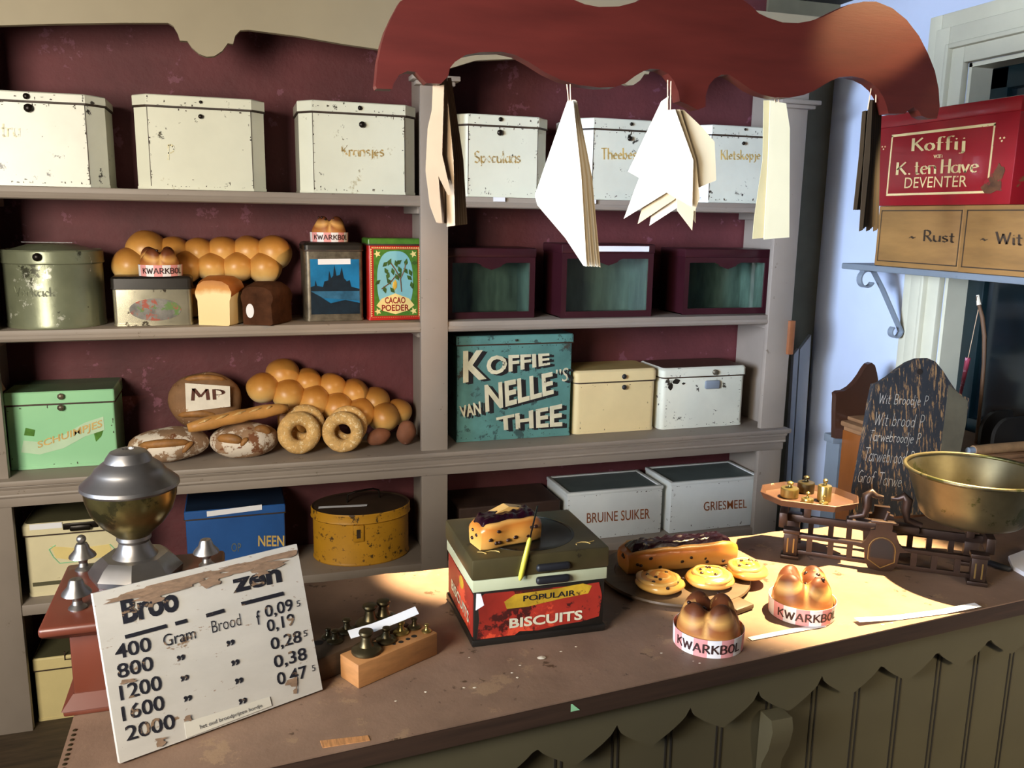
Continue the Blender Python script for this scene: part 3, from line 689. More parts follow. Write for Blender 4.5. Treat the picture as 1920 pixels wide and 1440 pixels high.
for k in range(26):
    for v in (.035, .965): zz.prism([P2(.06+k*.035, v-.012), P2(.075+k*.035, v+.012), P2(.09+k*.035, v-.012)], 'y', yf-.0012, yf)
for k in range(30):
    for u in (.055, .965): zz.prism([P2(u-.015, .05+k*.03), P2(u+.015, .065+k*.03), P2(u-.015, .08+k*.03)], 'y', yf-.0012, yf)
obj('zigzag', zz, 'cacao_cream', ct)
br = B()
for pts in ([(.62, .38), (.6, .55), (.5, .68), (.42, .76)], [(.6, .55), (.68, .68), (.7, .76)], [(.24, .42), (.4, .5), (.52, .6)]):
    br.tube([(P2(*p)[0], yf-.002, P2(*p)[1]) for p in pts], .0016, 6)
obj('branch', br, 'branch', ct)
lf = B(); rl = random.Random(3)
for u, v in ((.36, .78), (.42, .82), (.5, .8), (.62, .8), (.72, .82), (.8, .76), (.3, .7), (.44, .7), (.56, .72), (.76, .68), (.66, .7), (.28, .46), (.22, .54), (.34, .56), (.5, .62), (.72, .6), (.8, .52), (.38, .64), (.4, .44), (.62, .64)):
    a = rl.uniform(-1.2, 1.2)-PI/2+(u-.5)*1.5; l = .13; wq = .036
    pl = [(u, v), (u+l*.5*math.cos(a)-wq*math.sin(a), v+(l*.5*math.sin(a)+wq*math.cos(a))*.8), (u+l*math.cos(a), v+l*math.sin(a)*.8), (u+l*.5*math.cos(a)+wq*math.sin(a), v+(l*.5*math.sin(a)-wq*math.cos(a))*.8)]
    lf.prism([P2(*p) for p in pl], 'y', yf-.0028-rl.random()*.0006, yf-.0014)
obj('leaves', lf, 'leaf', ct)
obj('cocoa_pod', B().ball((P2(.49, .47)[0], yf-.002, P2(.49, .47)[1]), .007, .0018, .016, 3), 'pod', ct)
def fitq(u0, v0, u1, v1, y_): a, b_ = P2(u0, v0), P2(u1, v1); return [(a[0], y_, b_[1]), (b_[0], y_, b_[1]), (b_[0], y_, a[1]), (a[0], y_, a[1])]
letter_quad('lettering', btext('CACAO', .02), fitq(.3, .225, .69, .31, yf), 'red_tin', ct, .0032)
letter_quad('lettering', btext('POEDER', .02), fitq(.24, .125, .76, .21, yf), 'red_tin', ct, .0032)
for u, v in ((.17, .88), (.85, .88), (.17, .12), (.85, .12)):
    c = P2(u, v); st = B().prism([(c[0]+(.011 if k % 2 else .005)*math.cos(k*PI/5), c[1]+(.011 if k % 2 else .005)*math.sin(k*PI/5)) for k in range(10)], 'y', yf-.0016, yf)
    obj('star', st, 'cacao_cream', ct)

# ---- second row, right bay: three glass-fronted boxes
def glass_box(label, pl, pr, pt, pb, yf, wide=None):
    x1 = px_x(pr, (pt+pb)/2, yf); x0 = px_x(pl, (pt+pb)/2, yf) if wide is None else x1-wide
    z0 = S2+.0005; z1 = aY((pl+pr)/2, pt, yf).z; D = .17; f = .017
    t_ = thing('display_tin', label, 'display tin', ((x0+x1)/2, yf+D/2, z0), 'glass-fronted tins')
    b = B().box(x0, x0+.003, yf+.006, yf+D, z0, z1).box(x1-.003, x1, yf+.006, yf+D, z0, z1).box(x0, x1, yf+D-.003, yf+D, z0, z1).box(x0, x1, yf+.006, yf+D, z0, z0+.003)
    obj('body', b, 'oxblood', t_)
    i = B().box(x0+.0032, x0+.005, yf+.008, yf+D-.004, z0+.004, z1-.01).box(x1-.005, x1-.0032, yf+.008, yf+D-.004, z0+.004, z1-.01).box(x0+.004, x1-.004, yf+D-.006, yf+D-.0035, z0+.004, z1-.01).box(x0+.004, x1-.004, yf+.008, yf+D-.005, z0+.0035, z0+.005)
    obj('lining', i, 'glass_inside', t_, label='worn grey-green metal inside')
    fr = B().box(x0, x0+f, yf, yf+.006, z0, z1-.028).box(x1-f, x1, yf, yf+.006, z0, z1-.028).box(x0+f, x1-f, yf, yf+.006, z0, z0+.02).box(x0+f, x1-f, yf, yf+.006, z1-.045, z1-.028)
    c = (x0+x1)/2; zz_ = z1-.0445
    fr.prism([(c-.05, zz_), (c-.035, zz_-.006), (c-.03, zz_-.012), (c-.012, zz_-.018), (c, zz_-.022), (c+.012, zz_-.018), (c+.03, zz_-.012), (c+.035, zz_-.006), (c+.05, zz_)], 'y', yf+.0005, yf+.0055)
    obj('front_frame', fr, 'oxblood', t_)
    obj('pane', B().box(x0+f-.002, x1-f+.002, yf+.0062, yf+.0078, z0+.018, z1-.04), 'pane', t_, label='dusty glass pane')
    obj('lid', B().box(x0-.003, x1+.003, yf-.003, yf+D+.003, z1-.028, z1, .004), 'oxblood', t_)
    return t_, z1, x0, x1
glass_box('glass-fronted oxblood tin right against the central upright', 838, 1003, 465, 597, .06)
g2, zg, gx0, gx1 = glass_box('middle glass-fronted oxblood tin with a white paper strip on its lid edge', 1053, 1224, 458, 592, .03)
glass_box('glass-fronted oxblood tin at the right end of the middle shelf', 1283, 1441, 467, 592, .055)
ya = .03-.0035
strip('white paper strip on the rim of the middle glass-fronted tin', [(px_x(1118, 467, ya), ya-.0005, zg-.014), (px_x(1217, 467, ya), ya-.0005, zg-.014)], (0, 0, .017))

# ---- third row
def front_tin(name, label, pl, pr, pyt, yf, D, rad, lidy, shelf, body, lid, pym, **kw):
    x0, x1 = px_x(pl, pym, yf), px_x(pr, pym, yf); zt = aY((pl+pr)/2, pyt, yf).z; zl = aY((pl+pr)/2, lidy, yf).z
    return box_tin(name, label, 'tin', rrect(x0, x1, yf, yf+D, rad), shelf+.0005, zt, zt-zl, body, lid, **kw), x0, x1, zt, zl
yf = .075
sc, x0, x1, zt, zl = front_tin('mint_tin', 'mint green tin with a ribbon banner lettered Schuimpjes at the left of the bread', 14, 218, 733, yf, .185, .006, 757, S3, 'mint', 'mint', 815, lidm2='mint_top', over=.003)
for py in (742, 763): p = aY(115, py, yf); knob(sc, p.x, yf-.003, p.z, .009, 'bronze_edge')
bn = [aY(x, y, yf) for x, y in ((44, 826), (40, 848), (75, 852), (120, 840), (160, 818), (196, 806), (194, 781), (160, 792), (120, 815), (78, 829))]
chips(sc, x0+.004, x1-.004, S3+.002, zl-.006, yf, 24, 15, 'rust_dark', (zl-.006,))
obj('banner', B().prism([(p.x, p.z) for p in bn], 'y', yf-.001, yf+.001), 'banner', sc)
for q in (((48, 802), (66, 806), (64, 818), (45, 816)), ((176, 812), (194, 806), (190, 818), (180, 828))):
    obj('banner_fold', B().prism([(aY(*p, yf).x, aY(*p, yf).z) for p in q], 'y', yf-.0008, yf+.001), 'cacao_green', sc)
letter_quad('lettering', btext('SCHUIMPJES', .015), yq([(70, 828), (192, 786), (192, 804), (72, 844)], yf), 'gold_letter', sc, .002)

yf = .072
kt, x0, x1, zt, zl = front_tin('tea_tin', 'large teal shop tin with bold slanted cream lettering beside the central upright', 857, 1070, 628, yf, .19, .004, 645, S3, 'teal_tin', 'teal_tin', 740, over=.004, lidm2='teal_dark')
def koffie(s_, q, bold=.03):
    m2 = btext(s_, bold); sh = [(x-4, y+7) for x, y in q]; sh = [(x+9, y+3) for x, y in q]
    letter_quad('letter_shadow', m2, yq(sh, yf), 'black_letter', kt, .0007)
    letter_quad('letter_shadow', m2, yq([(x+5, y+2) for x, y in q], yf), 'black_letter', kt, .0010)
    letter_quad('lettering', m2, yq(q, yf), 'cream_letter', kt, .0016)
koffie('K', [(868, 658), (910, 656), (912, 710), (868, 718)])
koffie('OFFIE', [(912, 667), (1030, 662), (1031, 684), (912, 705)])
koffie('VAN', [(860, 762), (900, 752), (902, 776), (864, 784)])
koffie('NELLE', [(908, 722), (1036, 697), (1038, 738), (910, 773)])
koffie('S', [(1055, 690), (1066, 689), (1064, 714), (1053, 716)], .0)
koffie('"', [(1042, 693), (1052, 692), (1052, 700), (1042, 701)], .0)
koffie('THEE', [(930, 783), (1054, 757), (1054, 799), (932, 807)])
chips(kt, x0, x1, S3+.001, zl-.006, yf, 120, 77, 'teal_dark', (zl-.008,))
chips(kt, x0, x1, zl+.004, zt-.003, yf-.004, 30, 78, 'teal_dark')
p = aY(966, 637, yf); knob(kt, p.x, yf-.004, p.z, .004, 'rust_dark', 'hasp_hole')

yf = .075
cr, x0, x1, zt, zl = front_tin('bread_bin', 'cream enamel bin with two black knobs right of the teal tea tin', 1077, 1228, 693, yf, .17, .02, 716, S3, 'cream_tin', 'cream_tin', 765, over=.004, bev=.008, lidm2='cream_top')
chips(cr, x0+.02, x1-.02, S3+.002, zl-.008, yf, 20, 9, 'rust_dark', (zl-.01,))
for py in (705, 725): p = aY(1168, py, yf); knob(cr, p.x, yf-.003, p.z, .0085, 'black_letter')
yf = .066
wt, x0, x1, zt, zl = front_tin('bread_bin', 'white enamel bin with a grey latch at the right end of the main shelf', 1240, 1394, 688, yf, .175, .016, 706, S3, 'enamel_old', 'enamel_old', 755, over=.004, bev=.008, lidm2='pan_brown')
p = aY(1338, 697, yf); knob(wt, p.x, yf-.003, p.z, .010, 'bronze_edge')
chips(wt, x0+.016, x1-.016, S3+.002, zl-.008, yf, 60, 5, 'rust_dark', (zl-.01,), (x0+.02, x1-.02))
for px, py, sx_, sz_ in ((1268, 713, .022, .012), (1258, 722, .012, .014), (1282, 716, .010, .005)):
    c = aY(px, py, yf); rq = random.Random(px); obj('bare_patch', B().prism([(c.x+sx_*rq.uniform(.5, 1)*math.cos(2*PI*i/11), c.z-.006+sz_*rq.uniform(.5, 1)*math.sin(2*PI*i/11)) for i in range(11)], 'y', yf-.0009, yf+.001), 'tin_dark', wt, 0)
p = aY(1334, 720, yf); obj('latch', B().box(p.x-.028, p.x+.028, yf-.012, yf+.001, p.z-.016, p.z+.014, .006), 'gray_iron', wt, label='grey metal latch')

# breads on the main shelf
def boule(label, px, py, yv, rx, rz, lean=0.0, cuts=(), seed=0, ry=None):
    c = aY(px, py, yv); ry = ry or rx*.8
    t_ = thing('bread_boule', label, 'bread', (c.x, c.y, S3))
    mt_ = rot(c.x, c.y, lean, c.z, 'X')
    c.z = max(c.z, S3+rz*.9)
    obj('loaf', B().ball(c, rx, ry, rz, 4, .006, 14, seed, S3+.001), 'brown_crust' if lean == 0 and rz > .08 else 'flour_crust', t_, 180)
    for (u0, v0, u1, v1, w0) in cuts:
        b = B(mt_); pts = []
        for k in range(9):
            s_ = k/8; u = u0+(u1-u0)*s_; v = v0+(v1-v0)*s_+.10*math.sin(PI*s_)
            d = math.sqrt(max(.02, 1-u*u-v*v)); pts.append((c.x+rx*u, c.y-ry*d*1.0+.002, c.z+rz*v))
        b.tube(pts, [.002]+[w0*(.6+.4*math.sin(PI*k/8)) for k in range(1, 8)]+[.002], 8)
        obj('slash', b, 'slash_crust', t_, 180, 'browner open slash')
    return t_, c, mt_
rz = .047
t1, c, _ = boule('flour-dusted oval loaf with a long slash, nearest the mint tin', 318, 832, .085, .108, .048, 0, [(-.72, .25, .55, .32, .013), (.35, -.25, .62, .30, .008), (-.70, -.1, -.45, .2, .008)], 2, .075)
fp = [(c.x+.0+.06*u, c.y-.078, c.z+.01+.022*v) for u, v in ((-.8, -.3), (.7, -.5), (.75, .3), (0, .6), (-.7, .4))]
t2, c, _ = boule('flour-dusted round loaf with two slashes under the baguette', 458, 826, .085, .098, .052, 0, [(-.75, .35, -.05, .25, .015), (.3, .72, .75, .45, .015), (-.1, .0, .12, .35, .008)], 8, .075)
t3, c3, _ = boule('big round loaf stencilled MP propped upright against the wall', 386, 752, .175, .105, .088, 0, [(-.55, .78, .6, .72, .011), (-.75, -.38, .3, -.42, .012)], 5, .05)
yl = c3.y-.053
q = yq([(347, 718), (431, 724), (432, 762), (349, 772)], yl)
obj('stencil_label', face(None, [q[3], q[2], q[1], q[0]], .002), 'flour', t3, 0, 'floury square with stencilled letters')
letter_quad('lettering', stext('MP', .17, math.radians(30), 8, .12, .06), yq([(358, 727), (422, 730), (424, 748), (358, 751)], yl), 'stencil_brown', t3, .0035)
# baguette across the loaves
pa, pb = aY(352, 803, .02), aY(540, 764, .075)
pts = [pa.lerp(pb, k/12)+Vector((0, 0, .004*math.sin(PI*k/12))) for k in range(13)]
rr = [.012, .0165]+[.019+.0015*math.sin(k*2.1) for k in range(9)]+[.016, .009]
bg = thing('baguette', 'slim golden baguette lying across the floured loaves', 'bread', (pa+pb)/2)
obj('loaf', B().tube(pts, rr, 14), 'baguette', bg, 180)
for k in range(5):
    a = pts[1+2*k].lerp(pts[2+2*k], .2)+Vector((0, -.0165, .009)); e = pts[3+2*k if k < 4 else 10].lerp(pts[2+2*k], .2)+Vector((0, -.012, .0145))
    obj('slash', B().tube([a, a.lerp(e, .5)+Vector((0, -.001, .0012)), e], [.001, .004, .001], 8), 'rusk', bg, 180, 'pale slash')
# tilted bun loaf
sp = [(530, 702, .218, 30), (575, 716, .218, 26), (621, 725, .218, 26), (663, 737, .218, 27), (703, 752, .212, 27), (746, 772, .205, 25),
      (493, 727, .172, 28), (539, 738, .172, 29), (588, 750, .172, 28), (632, 763, .172, 28), (674, 774, .166, 28), (719, 782, .166, 29)]
b2 = bun_loaf('golden pull-apart bun loaf slanting down above the ring rusks', sp, (-.2, .18, S3), 31, 1.25)
obj('underside', B().box(px_x(520, 760, .2), px_x(600, 760, .2), .185, .225, S3+.001, S3+.10, .015), 'bun', b2)
# ring rusks, each a loose ring
RG = 'crumbly ring breads on the main shelf'
def ring(label, px, py, yv, rp, tp, lean, yaw, seed):
    c = aY(px, py, yv); k = (c-CP).length/FPX; R = rp*k; r_ = tp*k*.92; c.z = max(c.z, S3+R+r_*1.05+.001)
    mt_ = rot(c.x, c.y, yaw, c.z, 'Z') @ rot(c.x, c.y, lean, c.z, 'X')
    return solo('ring_bread', B(mt_).torus(c, R, r_, 'y', 56, 18, .022, seed), 'rusk', label, 'bread', RG, 180)
ring('crumbly ring bread with a round hole, front left of the two pairs', 561, 811, .047, 26, 14, -.18, .1, 1)
ring('crumbly ring bread with a round hole, front right of the two pairs', 643, 811, .045, 26, 13, -.22, -.25, 2)
ring('crumbly ring bread tucked behind the front left ring', 571, 796, .095, 26, 12, -.2, -.1, 3)
ring('crumbly ring bread tucked behind the front right ring', 652, 797, .086, 26, 11, -.2, -.3, 4)
def roll(label, px, py, yv, rx, rz_, a, seed):
    c = aY(px, py, yv); z_ = S3+.001
    return solo('dark_roll', B(rot(c.x, c.y, a, c.z, 'Y')).ball((c.x, c.y, c.z), rx, .024, rz_, 4, .004, 30, seed), 'dark_roll', label, 'bread', None, 180)
roll('small dark rye roll lying beside the right ring bread', 710, 819, .075, .036, .025, -.35, 5)
roll('small dark rye roll standing on end by the central upright', 762, 811, .085, .030, .038, .1, 6)

# ---- fourth row and floor
yf = .055
fl, x0, x1, zt, zl = front_tin('bread_bin', 'cream enamel bin with a floral banner behind the coffee mill', 48, 236, 976, yf, .19, .016, 998, S4, 'ivory', 'ivory', 1050, over=.005, bev=.008, lidm2='olive_top')
strip('small white paper strip on the rim of the cream floral bin', [(px_x(56, 987, yf), yf-.0055, aY(56, 988, yf).z), (px_x(117, 984, yf), yf-.0055, aY(117, 983, yf).z)], (0, 0, .016))
p = aY(152, 984, yf); obj('latch', B().box(p.x-.045, p.x+.045, yf-.010, yf-.004, p.z-.008, p.z+.010, .002).box(p.x-.028, p.x+.028, yf-.020, yf-.008, p.z-.012, p.z+.006, .006), 'knob_dark', fl)
obj('stripe', B().box(x0+.012, x1-.012, yf-.0012, yf, aY(80, 1098, yf).z, aY(80, 1091, yf).z), 'olive_top', fl)
q = [aY(x, y, yf) for x, y in ((95, 1024), (150, 1028), (205, 1020), (212, 1040), (150, 1052), (105, 1046))]
obj('banner', B().prism([(p.x, p.z) for p in q], 'y', yf-.001, yf+.001), 'cacao_cream', fl)
for s_ in (((92, 1030), (100, 1044), (112, 1056), (150, 1052)), ((92, 1030), (104, 1022)), ((206, 1020), (216, 1030))):
    obj('floral_line', B().tube([(aY(*p, yf).x, yf-.0008, aY(*p, yf).z) for p in s_], .0016, 6), 'mint', fl)
yf = .06
bt2, x0, x1, zt, zl = front_tin('blue_tin', 'cornflower blue tin behind the bread price sign', 349, 535, 952, yf, .18, .004, 968, S4, 'cornflower', 'cornflower', 1000, over=.003, lidm2='navy_top')
letter_quad('lettering', btext('NEEN', .02), rectY(484, 1004, 533, 1024, yf), 'gold_letter', bt2, .0014)
letter_quad('lettering', btext('OP', .0), rectY(434, 1018, 452, 1034, yf), 'slate_top', bt2, .0014)
strip('white paper strip on the blue tin', [(px_x(388, 964, yf), yf-.0042, aY(388, 963, yf).z), (px_x(491, 951, yf), yf-.0042, aY(491, 950, yf).z)], (0, 0, .016))
# yellow drum
cy = .145; cx = (px_x(586, 1000, cy)+px_x(766, 1000, cy))/2; r = (px_x(766, 1000, cy)-px_x(586, 1000, cy))/2; syv = .118/r
zl = aY(675, 985, cy-.118).z; zt = aY(675, 966, cy-.118).z; zb = S4+.0005
dr = thing('drum_tin', 'mustard yellow oval drum tin with brown lid and wire handle on the lower shelf', 'tin', (cx, cy, zb))
obj('body', B().lathe([(r*.985, 0), (r, .004), (r*.985, .01), (r*.985, zl-zb)], (cx, cy, zb), 56, 1, syv), 'mustard', dr)
ld = B().lathe([(r, zl-zb), (r*1.03, zl-zb+.004), (r*1.02, zl-zb+.008), (r*1.02, zt-zb-.003), (r*1.005, zt-zb)], (cx, cy, zb), 56, 1, syv, 0, False)
ld.lathe([(r*1.005, zt-zb), (r*.96, zt-zb-.003), (r*.5, zt-zb+.006), (0, zt-zb+.009)], (cx, cy, zb), 56, 1, syv, 1, False)
obj('lid', ld, ['mustard', 'drum_top'], dr)
hz = zt+.004
obj('handle', B().tube([(cx-.045, cy-.01, hz), (cx-.042, cy-.012, hz+.03), (cx-.02, cy-.014, hz+.038), (cx+.04, cy+.01, hz+.036), (cx+.06, cy+.015, hz+.028), (cx+.062, cy+.016, hz)], .0032, 8), 'knob_dark', dr)
p = aY(672, 1000, cy-.118); hb = B().box(p.x-.016, p.x+.016, p.y-.006, p.y+.006, p.z-.026, p.z+.026, .002); obj('hasp', hb, 'mustard', dr)
obj('hasp_slot', B().box(p.x-.006, p.x+.006, p.y-.0068, p.y-.005, p.z-.014, p.z+.014), 'rust_dark', dr)
strip('white paper strip lying on the lid of the mustard drum', [(cx-.135, cy-.035, zt+.0075), (cx+.012, cy-.055, zt+.0085)], (.003, .016, 0), lines=False)
# right bay, lower shelf
yf = .06
dk, x0, x1, zt, zl = front_tin('brown_tin', 'dark brown metal box behind the jam-topped cake slice', 862, 1047, 945, yf, .19, .005, 965, S4, 'brown_tin', 'brown_tin', 980, over=.004)
def store_box(label, pl, pr, pyt, yf, pym, text, tq):
    x0, x1 = px_x(pl, pym, yf), px_x(pr, pym, yf); zt = aY((pl+pr)/2, pyt, yf).z; D = .2
    t_ = thing('storage_box', label, 'box', ((x0+x1)/2, yf+D/2, S4), 'white lidded storage boxes')
    obj('body', B().box(x0, x1, yf, yf+D, S4+.0005, zt-.004, .003), 'white_box', t_)
    b = B().box(x0-.002, x1+.002, yf-.002, yf+.012, zt-.006, zt+.006, .002).box(x0-.002, x0+.012, yf+.012, yf+D, zt-.006, zt+.006, .002).box(x1-.012, x1+.002, yf+.012, yf+D, zt-.006, zt+.006, .002).box(x0+.012, x1-.012, yf+D-.012, yf+D, zt-.006, zt+.006, .002)
    obj('rim', b, 'white_box', t_)
    obj('lid', B().box(x0+.012, x1-.012, yf+.012, yf+D-.012, zt-.004, zt+.002), 'slate_top', t_, label='grey inset lid')
    chips(t_, x0+.002, x1-.002, S4+.002, zt-.008, yf, 40, int(pl), 'rust_dark', (zt-.009,))
    letter_quad('lettering', btext(text, .003), yq(tq, yf), 'brown_letter', t_, .0012); return t_
store_box('white storage box lettered Bruine Suiker behind the raisin swirls', 1063, 1240, 921, .05, 970, 'BRUINE SUIKER', [(1100, 962), (1218, 953), (1218, 972), (1100, 981)])
store_box('white storage box lettered Griesmeel beside the right upright', 1257, 1420, 902, .032, 950, 'GRIESMEEL', [(1319, 941), (1400, 936), (1400, 952), (1319, 958)])
yf = .045
ft, x0, x1, zt, zl = front_tin('yellow_tin', 'pale yellow tin standing on the floor at bottom left behind the mill', 68, 250, 1224, yf, .19, .005, 1247, 0, 'pale_yellow', 'pale_yellow', 1300, over=.003, lidm2='olive_top')
p = aY(122, 1228, yf); obj('hasp', B().box(p.x-.002, p.x+.02, yf-.0045, yf, p.z-.014, p.z-.011).box(p.x-.002, p.x+.001, yf-.0045, yf, p.z-.014, p.z+.012), 'rust_dark', ft)
# two little white tags on the top shelf edge
for nm, px, py in (('small white tag on the shelf edge under the Speculaas tin', 935, 374), ('small white tag on the shelf edge under the Theebesch tin', 1106, 378)):
    p = aY(px, py, .002); tag(obj('shelf_tag', B().box(p.x-.018, p.x+.018, -.0045, -.0025, p.z-.006, p.z+.006), 'paper', None, 0), nm, 'tag', 'shelf tags')
# planks leaning in the corner gap
for k, (px, w_, zt_, lab) in enumerate(((1492, .02, aY(1492, 655, .15).z, 'thin grey plank leaning in the gap beside the shelf unit'), (1508, .045, aY(1508, 632, .15).z, 'wider pale grey plank with a sloped tip leaning in the corner'))):
    c = aY(px, 760, .15+.03*k); x_ = c.x
    solo('plank', B(rot(x_, c.y, -.03, 0, 'X')).prism([(x_-w_/2, 0.002), (x_+w_/2, 0.002), (x_+w_/2, zt_), (x_-w_/2, zt_-w_*1.2)], 'y', c.y-.008, c.y+.008), 'plank_gray', lab, 'plank', 'planks in the corner')

# ================================================================== COUNTER
def cf(x): return -1.33+.09*x                                     # front edge of the counter top
CL, CR, CB = -.818, 1.525, -.772
ctr = thing('shop_counter', 'long shop counter with worn brown cloth-covered top and scalloped front apron', 'counter', (.35, -1.05, 0))
ragged = []
for k in range(40): x = CL+(CR-CL)*k/39; ragged.append((x, CB+.003*math.sin(k*2.3)+.002*math.sin(k*5.1)))
top = [(CL, cf(CL)), (CR, cf(CR))]+ragged[::-1]
obj('top_board', B().prism([(CL+.004, cf(CL)+.002), (CR, cf(CR)+.002), (CR, CB-.008), (CL+.004, CB-.008)], 'z', CT-.036, CT-.0025), 'counter_edge', ctr, label='dark grooved wooden edge of the top')
obj('cloth', B().prism(top, 'z', CT-.0025, CT), 'counter_cloth', ctr, label='worn brown cloth covering')
def along(x, d=0.0): return (x, cf(x)+d)
b = B().prism([along(CL+.02, .05), along(CR, .05), (CR, CB-.03), (CL+.02, CB-.03)], 'z', .002, CT-.036)
obj('body', b, 'counter_paint', ctr)
g = B(); ang = math.atan(.09)
for k in range(22):
    x = .026+(k-7)*.1085
    if CL+.03 < x < CR-.02:
        for d in (0, .011): p = along(x+d, .0485); g.box(p[0]-.0016, p[0]+.0016, p[1], p[1]+.004, .01, CT-.04)
obj('board_grooves', g, 'groove', ctr, 0)
ap = [(CL+.02, CT-.0365)]; x = CL+.02; per = .147; base = CT-.165; ph = (.608-CL-.02) % per
lowz = lambda t: base+.072*(abs(math.sin(PI*t))**1.0)
pts = []; n = int((CR-CL)/per*16)
for k in range(n+1):
    xx = CL+.02+(CR-CL-.02)*k/n; t = ((xx-.608)/per+.5) % 1.0     # cusps at t=.5
    u = abs(t-.5)*2; z = CT-.087-.052*(u**.7) if u > .04 else CT-.083
    pts.append((xx, z))
b = B(); P = [(p[0], p[1]) for p in pts]; vs = []; fs = []
for xx, z in P: a = along(xx, .025); c = along(xx, .046); vs += [(a[0], a[1], CT-.0365), (a[0], a[1], z), (c[0], c[1], z), (c[0], c[1], CT-.0365)]
for k in range(len(P)-1):
    for q in range(4): fs.append((4*k+q, 4*k+(q+1) % 4, 4*k+4+(q+1) % 4, 4*k+4+q))
fs += [(3, 2, 1, 0), tuple(4*(len(P)-1)+q for q in range(4))]
obj('apron', b.add(vs, fs), 'counter_paint', ctr)
kb = aY(1455, 1345, -1.27); a = along(kb.x, .0)
br = [(a[1]+.045, CT-.14), (a[1]-.0+.01, CT-.14), (a[1]+.004, CT-.16), (a[1]+.012, CT-.2), (a[1]+.03, CT-.24), (a[1]+.036, CT-.30), (a[1]+.047, CT-.33)]
obj('bracket', B().prism(br, 'x', kb.x-.022, kb.x+.022), 'counter_paint', ctr)
q = [aZ(x, y, CT) for x, y in ((600, 1390), (690, 1380), (694, 1389), (605, 1403))]
obj('frayed_patch', B().prism([(p.x, p.y) for p in q], 'z', CT, CT+.0012), 'bare_wood', ctr, label='frayed strip with bare wood showing at the front edge')
cr_ = random.Random(5)
for k, (px, py, w_) in enumerate(((1015, 1235, 9), (960, 1262, 3), (975, 1248, 3), (890, 1290, 4), (870, 1290, 3), (798, 1298, 3), (742, 1315, 3), (1052, 1222, 3), (1080, 1213, 3), (1240, 1225, 3), (970, 1271, 3), (1655, 1172, 4), (1672, 1168, 3), (880, 1233, 2), (1300, 1240, 2), (1312, 1244, 3))):
    c = aZ(px, py, CT); r_ = w_*.0006
    solo('crumb', B().ball((c.x, c.y, CT+r_*.35), r_*1.5, r_, r_*.35, 2, r_*.3, 300, k), 'crumb', 'pale crumb or paint fleck on the bare front stretch of the worn counter cloth', 'crumb', 'crumbs on the counter')
tk = [aY(x, y, -1.315) for x, y in ((1068, 1322), (1073, 1321), (1086, 1331), (1060, 1336))]
p0_ = tk[0]; yv = cf(p0_.x)+.0012
obj('paint_mark', B().prism([(aY(x, y, yv).x, aY(x, y, yv).z) for x, y in ((1068, 1321), (1073, 1320), (1087, 1331), (1060, 1337))], 'y', yv, yv+.003), 'mint', ctr, 0, 'pale green paint mark on the counter edge')
st = B()
for k in range(9):
    c = aZ(122-k*1.6, 1372+k*9, CT); st.ball((CL+.008, c.y, CT+.0002), .0035, .0035, .0015, 2)
obj('tack', st, 'brass_dark', ctr, 60)['kind'] = 'stuff'

# ------------------------------------------------------------------ coffee mill
mx0, mx1, my0, my1 = -.852, -.596, -1.192, -.942
ml = thing('coffee_mill', 'red-brown wooden coffee mill with pewter urn hopper and turned finials behind the price sign', 'coffee mill', ((mx0+mx1)/2, (my0+my1)/2, CT))
obj('box', B().box(mx0+.034, mx1-.034, my0+.034, my1-.034, CT+.012, .815, .004), 'mill_wood', ml)
pl = B(); q0 = [(mx0+.018, my0+.018), (mx1-.018, my0+.018), (mx1-.018, my1-.018), (mx0+.018, my1-.018)]
pl.box(mx0+.02, mx1-.02, my0+.02, my1-.02, CT+.0005, CT+.010, .003)
vs = [(x, y, CT+.010) for x, y in q0]+[((mx0+mx1)/2+(x-(mx0+mx1)/2)*.86, (my0+my1)/2+(y-(my0+my1)/2)*.86, CT+.030) for x, y in q0]
pl.add(vs, [(0, 1, 5, 4), (1, 2, 6, 5), (2, 3, 7, 6), (3, 0, 4, 7), (4, 5, 6, 7)])
obj('plinth', pl, 'mill_wood', ml)
tp = B().box(mx0, mx1, my0, my1, .827, .843, .006, seg=3)
vs = [(x, y, .827) for x, y in ((mx0+.004, my0+.004), (mx1-.004, my0+.004), (mx1-.004, my1-.004), (mx0+.004, my1-.004))]+[(x, y, .813) for x, y in ((mx0+.026, my0+.026), (mx1-.026, my0+.026), (mx1-.026, my1-.026), (mx0+.026, my1-.026))]
tp.add(vs, [(0, 1, 5, 4), (1, 2, 6, 5), (2, 3, 7, 6), (3, 0, 4, 7), (4, 5, 6, 7), (0, 1, 2, 3)])
obj('top', tp, 'mill_wood', ml)
hx, hy = aZ(256, 1075, .843).x, aZ(256, 1075, .843).y; k = ((Vector((hx, hy, .95))-CP).dot(_fw))/FPX
zz = lambda py: aY(250, py, hy).z-.843
hp = lambda L: [(r_*k, zz(py)) for r_, py in L]
obj('hopper', B().lathe([(66*k, .0005), (68*k, .008), (60*k, .016)]+hp([(56, 1062), (48, 1048), (36, 1034), (29, 1022), (27, 1014), (31, 1008), (30, 1002)]), (hx, hy, .843), 48), 'pewter', ml, label='pewter and brass urn')
obj('hopper_bowl', B().lathe(hp([(29, 1003), (38, 994), (56, 978), (72, 955), (80, 930), (82, 912)]), (hx, hy, .843), 48), 'urn_brass', ml, label='tarnished brass bowl of the urn')
ft8 = B().lathe([(82*k, .0003), (84*k, .010), (70*k, .026), (58*k, .034)], (hx, hy, .843), 8)
obj('hopper_foot', ft8, 'pewter', ml, 20)
obj('hopper_lid', B().lathe(hp([(82, 914), (87, 909), (86, 903), (76, 894), (66, 886), (62, 880), (60, 876), (50, 868), (42, 862), (40, 857), (32, 846), (22, 842), (10, 840.5), (9, 844), (0, 845)]), (hx, hy, .843), 48), 'pewter', ml)
